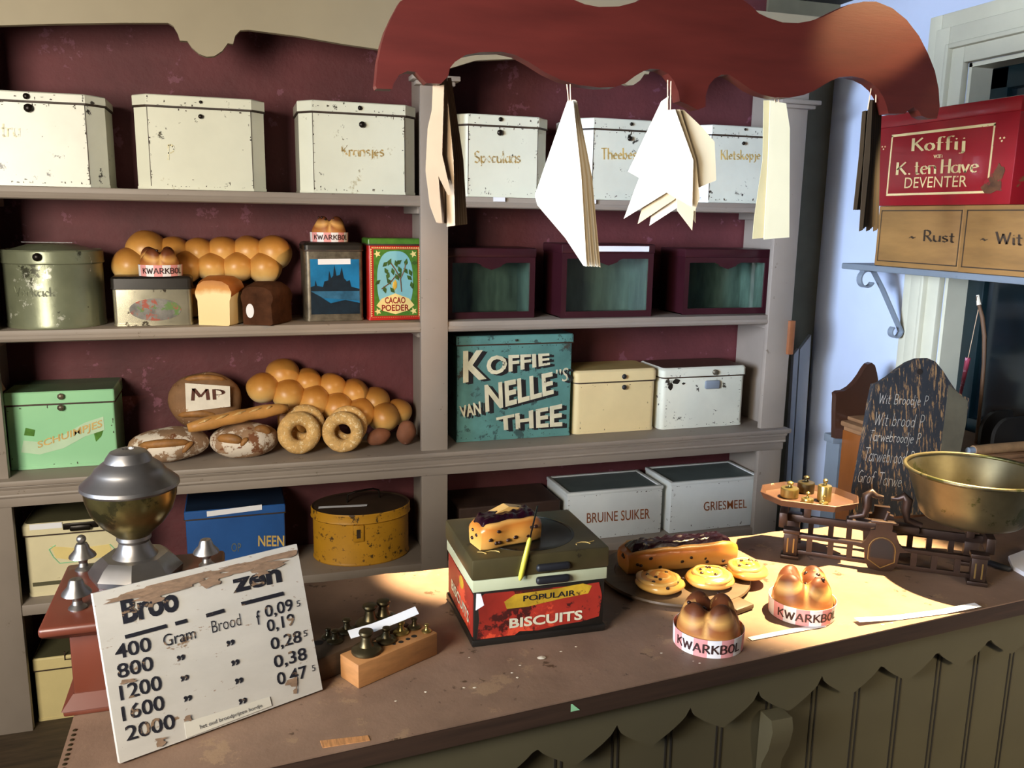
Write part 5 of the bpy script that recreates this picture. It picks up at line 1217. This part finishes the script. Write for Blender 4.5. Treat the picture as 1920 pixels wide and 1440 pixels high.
def pweight(label, px, py, r_, h_, m='brass'):
    c = aZ(px, py, pt); y_ = c.y+r_*.9; t_ = thing('brass_weight', label, 'weight', (c.x, y_, pt), 'brass weights on the scale pan')
    obj('body', B().lathe([(r_*.95, .0003), (r_, r_*.08), (r_, h_-.002), (r_*.94, h_), (r_*.3, h_+.001), (r_*.2, h_+.004)], (c.x, y_, pt), 32), m, t_)
    obj('knob', B().lathe([(r_*.2, h_+.004), (r_*.18, h_+.006), (r_*.36, h_+.009), (r_*.36, h_+.013), (r_*.15, h_+.0155), (0, h_+.016)], (c.x, y_, pt), 20), m, t_)
pweight('squat brass weight at the front left of the scale pan', 1489, 936, .0205, .022)
pweight('squat dull brass weight at the back of the scale pan', 1519, 927, .0195, .025, 'brass_dark')
pweight('tall cylindrical brass weight at the right of the scale pan', 1552, 942, .0155, .036)
pweight('small flat brass weight in front of the others on the pan', 1520, 945, .0135, .010)
pweight('smallest brass weight at the front edge of the scale pan', 1549, 950, .0100, .008)
# brass bowl
bc = ms @ Vector((.365, SD*.5, 0)); zr = aY(1818, 881, bc.y).z; zb_ = CT+.1228; kx = ((Vector((bc.x, bc.y, .9))-CP).dot(_fw))/FPX; Rr = 126*kx
hB = zr-zb_
bw = thing('weighing_bowl', 'wide brass weighing bowl resting on the right end of the scale', 'bowl', (bc.x, bc.y, zb_))
pr = [(0, 0), (Rr*.60, 0), (Rr*.66, .004), (Rr*.72, .012), (Rr*.80, hB*.4), (Rr*.90, hB*.75), (Rr*.96, hB*.96)]
inn = [(Rr*.955, hB*.96), (Rr*.89, hB*.75), (Rr*.79, hB*.4), (Rr*.70, .014), (Rr*.60, .004), (0, .0035)]
obj('bowl', B().lathe(pr+inn, (bc.x, bc.y, zb_), 72, cap=False), 'brass_bowl', bw, 60)
obj('rim', B().torus((bc.x, bc.y, zb_+hB*.97), Rr*.975, .0045, 'z', 72, 10), 'brass_bowl', bw, 180)
# ladle-like tool and card at the right end of the counter
ka = aZ(1835, 1048, CT+.008); kb = aZ(1893, 1068, CT+.008); kt3 = thing('flat_scoop', 'dark-handled tool with pale flat blade behind the scale at the right photo edge', 'tool', ka)
obj('handle', B().tube([ka, ka.lerp(kb, .5), kb], [.005, .007, .006], 10), 'black_letter', kt3, 180)
kc = aZ(1892, 1048, CT+.004); kd = aZ(1990, 1090, CT+.004)
bl_ = [aZ(x, y, CT) for x, y in ((1890, 1050), (1930, 1035), (2010, 1080), (1960, 1105), (1897, 1068))]
obj('blade', B().prism([(p.x, p.y) for p in bl_], 'z', CT+.0005, CT+.010), 'paper_white', kt3)

# ================================================================== RIGHT SIDE: cabinet, slate, wall shelf
cbt = .832; X0 = 1.285; YB = -.25; YF = -.762
ds = thing('desk_cabinet', 'brown wooden desk cabinet with curved side board under the window', 'cabinet', ((X0+WX)/2, (YB+YF)/2, 0))
obj('body', B().box(X0, WX-.004, YF, YB-.002, .001, cbt-.045, .002), 'desk_wood', ds)
obj('tray', B().box(X0+.004, WX-.004, YF, YB-.002, cbt-.045, cbt-.03).box(X0-.014, WX-.004, YF, YB-.003, cbt-.030, cbt-.012, .006).box(X0+.012, WX-.004, YF, YB-.003, cbt-.012, cbt, .003), 'desk_top', ds)
so = [aY(x, y, YB) for x, y in ((1565, 822), (1566, 760), (1567, 745), (1566, 738), (1572, 734), (1582, 733), (1594, 726), (1604, 716), (1613, 704), (1620, 692), (1627, 683), (1634, 680), (1640, 685), (1644, 700), (1650, 740), (1660, 822))]
obj('side_board', B().prism([(p.x, p.z) for p in so], 'y', YB-.002, YB+.018), 'desk_dark', ds, label='dark board with a scrolled outline')
# window sill board poking out behind
tp = aX(1545, 812, 1.27)
struct('trim_1', B().box(1.268, WX-.002, YB+.019, aX(1545, 812, 1.268).y, .735, .762, .003).box(1.30, WX-.002, YB+.025, -.16, .001, .735), 'gray_shelf')
for k, (yv, x0p, x1p, ty, by, lab_) in enumerate(((-.655, 1834, 1960, 769, 836, 'rear black round-shouldered divider standing on the desk cabinet'), (-.70, 1859, 1975, 781, 838, 'front black round-shouldered divider standing on the desk cabinet'))):
    xa_ = min(aY(x0p, by, yv).x, WX-.06); zt_ = aY(x0p+60, ty, yv).z; xb_ = WX-.006; z0_ = cbt+.0005; rr_ = min(zt_-z0_-.004, xb_-xa_-.01, .055)
    po = [(xa_, z0_), (xa_, zt_-rr_)]+[(xa_+rr_-rr_*math.cos(t), zt_-rr_+rr_*math.sin(t)) for t in [PI/2*i/8 for i in range(1, 9)]]+[(xb_, zt_), (xb_, z0_)]
    solo('divider_board', B().prism(po, 'y', yv-.006, yv+.006), 'black_board', lab_, 'divider', 'black dividers on the cabinet')
ra = aY(1818, 845, -.742); rbx = WX-.01
rp_ = thing('rolling_pin', 'brown rolling pin with a grey end on the cabinet top beside the slate', 'rolling pin', (ra.x, -.742, cbt))
obj('roller', B().tube([(ra.x+.012, -.742, cbt+.0145), (ra.x+.07, -.742, cbt+.0145), (rbx, -.742, cbt+.0145)], [.013, .0138, .0138], 16), 'rolled_brown', rp_)
obj('handle', B().tube([(ra.x-.006, -.742, cbt+.0145), (ra.x+.012, -.742, cbt+.0145)], [.009, .010], 12), 'gray_iron', rp_)
tw = [aY(x, y, -.60) for x, y in ((1833, 556), (1836, 572), (1842, 595), (1846, 630), (1845, 680), (1840, 740), (1835, 790), (1831, 826))]
dxx = WX-.02-max(p.x for p in tw); tw = [aX(x, y, 1.42) for x, y in ((1833, 556), (1836, 572), (1842, 595), (1846, 630), (1845, 680), (1840, 740), (1835, 790), (1831, 826))]
yb_ = tw[-1].y; tw[-1] = Vector((tw[-1].x, tw[-1].y, cbt+.0005))
tg = thing('twig', 'thin brown stick standing upright on the cabinet in front of the window', 'stick', tw[-1])
obj('stick', B().tube(tw[::-1], [.0055, .005, .005, .0055, .006, .0058, .0052, .005], 8), 'twig', tg, 60)
obj('cap', B().tube([tw[1], tw[0]+Vector((0, 0, .004))], [.0065, .004], 8), 'crumb', tg)
sr = [aX(1829, 566, 1.415), aX(1815, 672, 1.415)]
pr_ = thing('pink_rod', 'narrow pinkish rod hanging on a thread beside the stick', 'rod', sr[1])
obj('thread', B().tube([tw[1], sr[1]], .0009, 5), 'string', pr_)
obj('rod', B().tube([sr[1]+Vector((0, 0, .002)), aX(1808, 705, 1.415), aX(1800, 742, 1.415)], [.0075, .006, .004], 10), 'pink_rod', pr_)

# slate price board
pb0 = Vector((1.0, -.755, CT)); tl = math.radians(9); nS = Vector((-.10, -math.cos(tl), math.sin(tl))).normalized()
ol = [(1598, 956), (1604, 920), (1622, 820), (1632, 760), (1640, 722), (1650, 719), (1668, 708), (1686, 693), (1704, 681), (1722, 674), (1738, 673), (1754, 680), (1768, 697), (1780, 716), (1793, 735), (1806, 744), (1818, 749), (1817, 762), (1806, 820), (1792, 900), (1784, 952)]
op = [aP(x, y, pb0, nS) for x, y in ol]
op[0].z = op[-1].z = CT+.001
for p in (op[0], op[-1]): p.y = pb0.y-((p.x-pb0.x)*nS.x+(p.z-pb0.z)*nS.z)/nS.y
n = len(op); bk = [p-nS*.018 for p in op]
lift = CT+.0008-min(p.z for p in op+bk); op = [p+Vector((0, 0, lift)) for p in op]; bk = [p+Vector((0, 0, lift)) for p in bk]
sl = thing('slate_board', 'dark worn slate-painted board with an arched top leaning behind the scale', 'price board', (sum(p.x for p in op)/n, -.755, CT))
obj('board', B().add(op+bk, [list(range(n)), list(range(2*n-1, n-1, -1))]+[(i, n+i, n+(i+1) % n, (i+1) % n) for i in range(n)]), ['slate'], sl, 0)
def sp_(*px): return [aP(x, y, pb0+nS*.001, nS) for x, y in px]
side = sp_((1779, 722), (1815, 752), (1812, 790), (1795, 880), (1786, 940), (1752, 945), (1762, 860))
obj('bare_strip', face(None, [side[0], side[1], side[2], side[3], side[4], side[5], side[6]], .0008), 'slate_side', sl, 0, 'bare grey-brown strip down the right side')
for s_, q in (('Wit Broodje P', ((1650, 737), (1742, 742), (1737, 766), (1645, 762))), ('Wit brood P', ((1643, 772), (1735, 778), (1730, 803), (1637, 797))), ('Tarwebroodje P', ((1632, 806), (1728, 812), (1722, 838), (1626, 832))), ('Tarwebrood P', ((1624, 838), (1716, 846), (1710, 872), (1618, 864))), ('Grof Tarwe', ((1612, 880), (1694, 890), (1688, 914), (1606, 904)))):
    letter_quad('lettering', stext(s_, .055, None, 6, .08), sp_(*q), 'chalk', sl, .0012)
hl = aP(1724, 697, pb0+nS*.001, nS); obj('hang_hole', B(Matrix.Translation(hl) @ Vector((0, 0, 1)).rotation_difference(nS).to_matrix().to_4x4()).lathe([(.008, 0), (.008, .0012)], (0, 0, 0), 16), 'hole', sl)

# wall shelf with crates and red tin
XS = 1.30; tip = aX(1578, 493, XS)
ws = thing('wall_shelf', 'grey painted wall shelf on scrolled iron brackets across the window', 'shelf', (1.42, -.6, tip.z))
zs_ = tip.z
obj('board', B().box(XS, WX-.043, -1.55, tip.y, zs_-.018, zs_, .003).box(XS+.02, WX-.001, YJ+.17, tip.y, zs_-.018, zs_, .003), 'gray_shelf', ws)
yb1 = aX(1655, 560, 1.40).y+.04
yb1 = tip.y-.055
for yb1, dz in ((tip.y-.062, 0),):
    brk = thing('shelf_bracket', 'grey scrolled iron bracket holding the wall shelf', 'bracket', (WX, yb1, zs_-.1)); brk.name = 'shelf_bracket'
    wv = (0, .022, 0); zt_ = zs_-.0185
    pl_ = [aX(1667, 520, WX-.004), aX(1660, 640, WX-.004)]
    obj('wall_bar', B().box(WX-.006, WX-.0005, yb1-.011, yb1+.011, zt_-.235, zt_), 'gray_iron', brk)
    dia = [(XS+.075, zt_-.006), (XS+.115, zt_-.06), (XS+.16, zt_-.13), (XS+.195, zt_-.185), (XS+.205, zt_-.2)]
    cu = [(XS+.075-.026+.026*math.cos(t), zt_-.028+.026*math.sin(t)) for t in [PI*.5+PI*1.35*i/12 for i in range(13)]][::-1]
    cu2 = [(XS+.205-.022+.020*math.cos(t), zt_-.2+.018*math.sin(t)) for t in [0-PI*1.3*i/12 for i in range(13)]]
    obj('brace', B().ribbon([(x, yb1, z) for x, z in cu+dia+cu2[1:]], wv, .005), 'gray_iron', brk, 60)
    obj('top_bar', B().box(XS+.03, WX-.006, yb1-.011, yb1+.011, zt_-.005, zt_), 'gray_iron', brk)
def crate(label, Xf, pxl, pxr_world, ztop, text, tquad, group='wooden crates on the wall shelf'):
    yl = aX(pxl, 450, Xf).y; yr = pxr_world; t_ = thing('wooden_crate', label, 'crate', ((Xf+1.48)/2, (yl+yr)/2, zs_), group)
    obj('box', B().box(Xf, 1.485, yr, yl, zs_+.0005, ztop, .003), 'crate_wood', t_)
    e = .012; zb2 = zs_+.014; zt2 = ztop-.012
    ln = B().box(Xf-.0008, Xf+.001, yr+e, yl-e, zb2, zb2+.003).box(Xf-.0008, Xf+.001, yr+e, yl-e, zt2-.003, zt2).box(Xf-.0008, Xf+.001, yl-e-.003, yl-e, zb2, zt2).box(Xf-.0008, Xf+.001, yr+e, yr+e+.003, zb2, zt2)
    obj('painted_line', ln, 'crate_line', t_)
    letter_quad('lettering', stext(text, **BLK), [aX(x, y, Xf) for x, y in tquad], 'crate_line', t_, .0014); return t_
zc_ = aX(1700, 386, XS+.005).z
y2 = aX(1798, 450, XS-.012).y
crate('wooden crate lettered Rust, left one under the red coffee tin', XS+.012, 1643, y2+.010, zc_, '~ Rust', ((1706, 428), (1792, 434), (1790, 456), (1704, 452)))
crate('wooden crate lettered Wit at the right photo edge on the wall shelf', XS+.002, 1801, y2-.34, zc_, '~ Wit S', ((1838, 432), (1955, 437), (1953, 464), (1838, 456)))
Xr = XS-.0; yl = aX(1637, 380, Xr).y; yr = aX(1893, 380, Xr).y; zt_ = aX(1660, 216, Xr).z; zb3 = zc_+.0005
rtn = thing('coffee_tin', 'red shop tin with cream lettering in a frame on top of the wooden crates', 'tin', (Xr+.08, (yl+yr)/2, zb3))
zl_ = aX(1660, 245, Xr).z; zl_ = zt_-.038
obj('body', B().box(Xr, Xr+.17, yr, yl, zb3, zl_+.002, .003), 'red_tin', rtn)
obj('lid', B().box(Xr-.004, Xr+.174, yr-.004, yl+.004, zl_, zt_, .005), 'red_tin', rtn)
def rx(px): return [aX(x, y, Xr) for x, y in px]
def rbar(a_, b_, w_): 
    a_, b_ = Vector(a_), Vector(b_); d_ = (b_-a_).normalized(); s2 = d_.cross(Vector((1, 0, 0)))*w_/2
    return [a_-s2, b_-s2, b_+s2, a_+s2]
fq = rx([(1671, 252), (1865, 236), (1854, 359), (1664, 366)]); fb = B()
zA = (fq[0].z+fq[1].z)/2; zB = (fq[2].z+fq[3].z)/2; yA = (fq[0].y+fq[3].y)/2; yB2 = (fq[1].y+fq[2].y)/2
for y0_, y1_, z0_, z1__ in ((yB2, yA, zA-.004, zA+.003), (yB2, yA, zB-.003, zB+.003), (yA-.005, yA, zB, zA), (yB2, yB2+.005, zB, zA)):
    fb.box(Xr-.0012, Xr+.001, y0_, y1_, z0_, z1__)
obj('painted_frame', fb, 'red_letter', rtn)
SER = dict(nib=.155, ang=math.radians(8), n=10, gap=.08, hair=.05)
letter_quad('lettering', stext('Koffij', **SER), rx([(1711, 259), (1812, 252), (1810, 288), (1709, 290)]), 'red_letter', rtn, .0014)
letter_quad('lettering', stext('van', **SER), rx([(1751, 290), (1768, 289), (1768, 296), (1751, 297)]), 'red_letter', rtn, .0014)
letter_quad('lettering', stext('K.', **SER), rx([(1682, 304), (1709, 303), (1708, 328), (1680, 329)]), 'red_letter', rtn, .0014)
letter_quad('lettering', stext('ten', **SER), rx([(1716, 304), (1757, 302), (1756, 326), (1715, 328)]), 'red_letter', rtn, .0014)
letter_quad('lettering', stext('Have', **SER), rx([(1766, 299), (1838, 295), (1836, 324), (1764, 326)]), 'red_letter', rtn, .0014)
letter_quad('lettering', btext('DEVENTER', .0), rx([(1698, 333), (1815, 329), (1813, 350), (1696, 353)]), 'red_letter', rtn, .0014)
rq = random.Random(4)
for px, py, rr0, rr1 in ((1862, 345, .045, .03), (1873, 325, .02, .028)):
    c = aX(px, py, Xr); obj('worn_patch', B().prism([(max(yr+.003, c.y+rr0*rq.uniform(.5, 1)*math.cos(2*PI*i/13)), c.z+rr1*rq.uniform(.5, 1)*math.sin(2*PI*i/13)) for i in range(13)], 'x', Xr-.0013-.0001*(px % 5), Xr+.001), 'worn_red', rtn, 0)
for px, py in ((1657, 277), (1879, 261)):
    c = aX(px, py, Xr); cl = B()
    for dy, dz in ((-.006, .003), (.006, .003), (0, -.004)): cl.ball((Xr-.0004, c.y+dy, c.z+dz), .001, .0035, .003, 2)
    obj('clover_mark', cl, 'red_letter', rtn)['kind'] = 'stuff'

# ================================================================== HANGING SCROLL BOARD AND PAPER BAGS
YBD = -1.0
tr = [(706, 143), (704, 160), (706, 166), (735, 167), (738, 156), (748, 141), (764, 133), (780, 135), (790, 146), (800, 156), (827, 157), (840, 143), (844, 127), (853, 116), (873, 103), (900, 98), (940, 97), (967, 103), (993, 117), (1023, 136), (1050, 149), (1083, 159), (1123, 164), (1153, 163), (1173, 156), (1190, 143), (1207, 133), (1220, 129), (1237, 130), (1253, 138), (1264, 152), (1272, 172), (1275, 190), (1290, 196), (1308, 206), (1323, 200), (1323, 180), (1329, 160), (1340, 147), (1353, 140), (1367, 140), (1383, 150), (1407, 167), (1427, 177), (1453, 183), (1480, 183), (1507, 178), (1527, 170), (1543, 160), (1557, 152), (1573, 145), (1597, 143), (1617, 147), (1633, 155), (1647, 167), (1657, 183), (1663, 200), (1666, 213), (1697, 213), (1703, 207), (1713, 201), (1722, 207), (1728, 217), (1740, 222), (1757, 222), (1762, 200), (1760, 167), (1753, 133), (1740, 100), (1723, 67), (1700, 37), (1673, 15), (1643, 3), (1620, 3), (1593, 8), (1567, 20), (1543, 32), (1520, 39), (1497, 43), (1467, 42), (1440, 33), (1423, 25), (1407, 10), (1393, 0), (1375, -15), (1340, -30), (1290, -36), (1240, -24), (1212, -8), (1197, 2), (1180, 7), (1160, 12), (1123, 13), (1097, 8), (1077, 0), (1050, -15), (1000, -30), (940, -40), (870, -42), (820, -32), (780, -14), (750, 3), (737, 27), (723, 57), (715, 83), (708, 117)]
sb = thing('scroll_board', 'red-brown scroll-cut wooden board hanging above the counter with paper bags strung from it', 'hanging board', (.25, YBD, 1.75))
bp = [(aY(x, y, YBD).x, aY(x, y, YBD).z) for x, y in tr]
obj('board', B().prism(bp, 'y', YBD, YBD+.028), 'board_red', sb, 20)
for px in (880, 1300):
    p = aY(px, -30, YBD); obj('hanger', B().tube([(p.x, YBD+.014, p.z-.012), (p.x, YBD+.014, CEIL-.001)], .006, 10), 'knob_dark', sb)
def sheet(b, pts, y0, th=.0009, bend=0.0, piv=None, a=0.0):
    """one paper bag: a thin folded sheet from photo points on plane y0, turned by a about the vertical through piv"""
    P = [aY(x, y, y0) for x, y in pts]; n_ = len(P)
    if piv is not None:
        c_ = aY(piv[0], piv[1], y0); mt3 = rot(c_.x, c_.y, a); P = [mt3 @ p for p in P]
    cy_ = sum((p for p in P), Vector())/n_
    P2_ = [p+Vector((0, th, 0)) for p in P]
    return b.add([tuple(p) for p in P]+[tuple(p) for p in P2_], [list(range(n_))[::-1], list(range(n_, 2*n_))]+[(i, (i+1) % n_, n_+(i+1) % n_, n_+i) for i in range(n_)])
def strings(root, pxs, y0):
    for (a_, b_) in pxs: obj('string', B().tube([aY(*a_, y0), aY(*b_, y0)], .0011, 6), 'string', root)
GB = 'bundles of paper bags hanging from the scroll board'
def bagset(label, mid, sheets, m, strs, y0=YBD+.010):
    t_ = thing('paper_bag_bundle', label, 'paper bags', aY(*mid, y0), GB)
    for k_, s_ in enumerate(sheets):
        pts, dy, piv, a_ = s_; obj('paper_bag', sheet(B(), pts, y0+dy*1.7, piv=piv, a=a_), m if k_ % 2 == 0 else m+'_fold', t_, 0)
    strings(t_, strs, y0); return t_
# brown bundle by the upright: one broad fold in front, many edges behind
shs = [([(812, 150), (833, 146), (829, 290), (846, 365), (840, 366), (822, 330), (829, 418), (818, 417), (806, 385), (798, 320), (802, 240), (810, 205)], -.004, None, 0)]
for k in range(7): shs.append(([(815+k*1.5, 152), (832+k, 150), (834+k*3, 300), (832+k*2, 418+k*.5), (822+k*2, 419), (812+k*3, 300)], .002+.0022*k, None, 0))
for k in range(11): shs.append(([(833+k*.8, 146), (836+k*1.0, 146), (850+k*1.8, 300), (853+k*2.2, 423-k*.3), (838+k*3.2, 425-k*.4), (836+k*2.2, 300)], .004+.0023*k, (838, 300), -.35))
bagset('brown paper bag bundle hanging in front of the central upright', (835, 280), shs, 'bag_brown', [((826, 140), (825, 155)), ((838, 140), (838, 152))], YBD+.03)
shs = []
for k in range(6): shs.append(([(1064+k*1.8, 189), (1068+k*2.0, 187), (1075+k*1.4, 190), (1090+k*4, 330), (1100+k*5.2, 500+k*.3), (1094+k*5, 498), (1060+k*6, 446), (1008+k*9, 385), (1003+k*9, 366)], .0035*k, None, 0))
bagset('white pointed paper bag bundle hanging left of the bundle by the board tip', (1070, 340), shs, 'bag_white', [((1063, 158), (1066, 190)), ((1069, 158), (1070, 190))], YBD-.004)
shs = [([(1252, 206), (1266, 205), (1300, 300), (1298, 388), (1290, 384), (1194, 329)], 0, None, 0),
       ([(1258, 206), (1275, 205), (1305, 300), (1312, 372), (1303, 396), (1240, 345)], .004, None, 0),
       ([(1240, 190), (1254, 180), (1250, 212), (1215, 330), (1200, 334), (1178, 322)], .006, None, 0),
       ([(1262, 206), (1282, 206), (1318, 240), (1340, 266), (1343, 338), (1310, 352), (1300, 345)], .008, None, 0),
       ([(1250, 208), (1262, 208), (1268, 350), (1170, 410), (1200, 330)], .011, None, 0),
       ([(1250, 208), (1264, 208), (1285, 360), (1196, 420), (1215, 350)], .014, None, 0),
       ([(1252, 208), (1266, 208), (1300, 370), (1218, 423), (1230, 350)], .017, None, 0),
       ([(1256, 208), (1270, 208), (1304, 350), (1298, 432), (1270, 395)], .012, None, 0),
       ([(1258, 208), (1272, 208), (1306, 340), (1304, 418), (1280, 380)], .015, None, 0)]
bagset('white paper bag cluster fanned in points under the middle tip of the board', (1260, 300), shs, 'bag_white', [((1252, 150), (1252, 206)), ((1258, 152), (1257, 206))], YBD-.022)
shs = [([(1444, 188), (1474, 194), (1481, 240), (1480, 445), (1432, 449), (1440, 300)], 0, None, 0)]
for k in range(6): shs.append(([(1432+k*2, 188), (1446+k*2, 188), (1448, 300), (1436+k, 446-k*.6), (1411+k*3.4, 448-k*.8), (1414+k*3.4, 410), (1430+k*2.2, 300)], .003+.0025*k, None, 0))
bagset('cream paper bag bundle in front of the right upright', (1448, 320), shs, 'bag_cream', [((1452, 176), (1453, 192)), ((1460, 176), (1460, 192))], YBD+.030)
shs = []
for k in range(10): shs.append(([(1629+k*2.0, 190-(k % 2)*3), (1636+k*2.0, 188), (1631+k*2.1, 300), (1618+k*3.3, 431-(k % 4)*3), (1611+k*3.3, 434-(k % 4)*3), (1620+k*2.2, 300)], .0024*k, None, 0))
for k in range(4): shs.append(([(1617+k*3, 209), (1624+k*3, 207), (1618+k*3.2, 300), (1607+k*4, 392), (1600+k*4, 394), (1611+k*3.2, 290)], .003+.0026*k, None, 0))
bagset('dark brown paper bag bundle hanging edge-on beside the red coffee tin', (1630, 310), shs, 'bag_dark', [((1635, 156), (1627, 205)), ((1643, 162), (1642, 192))], YBD+.016)
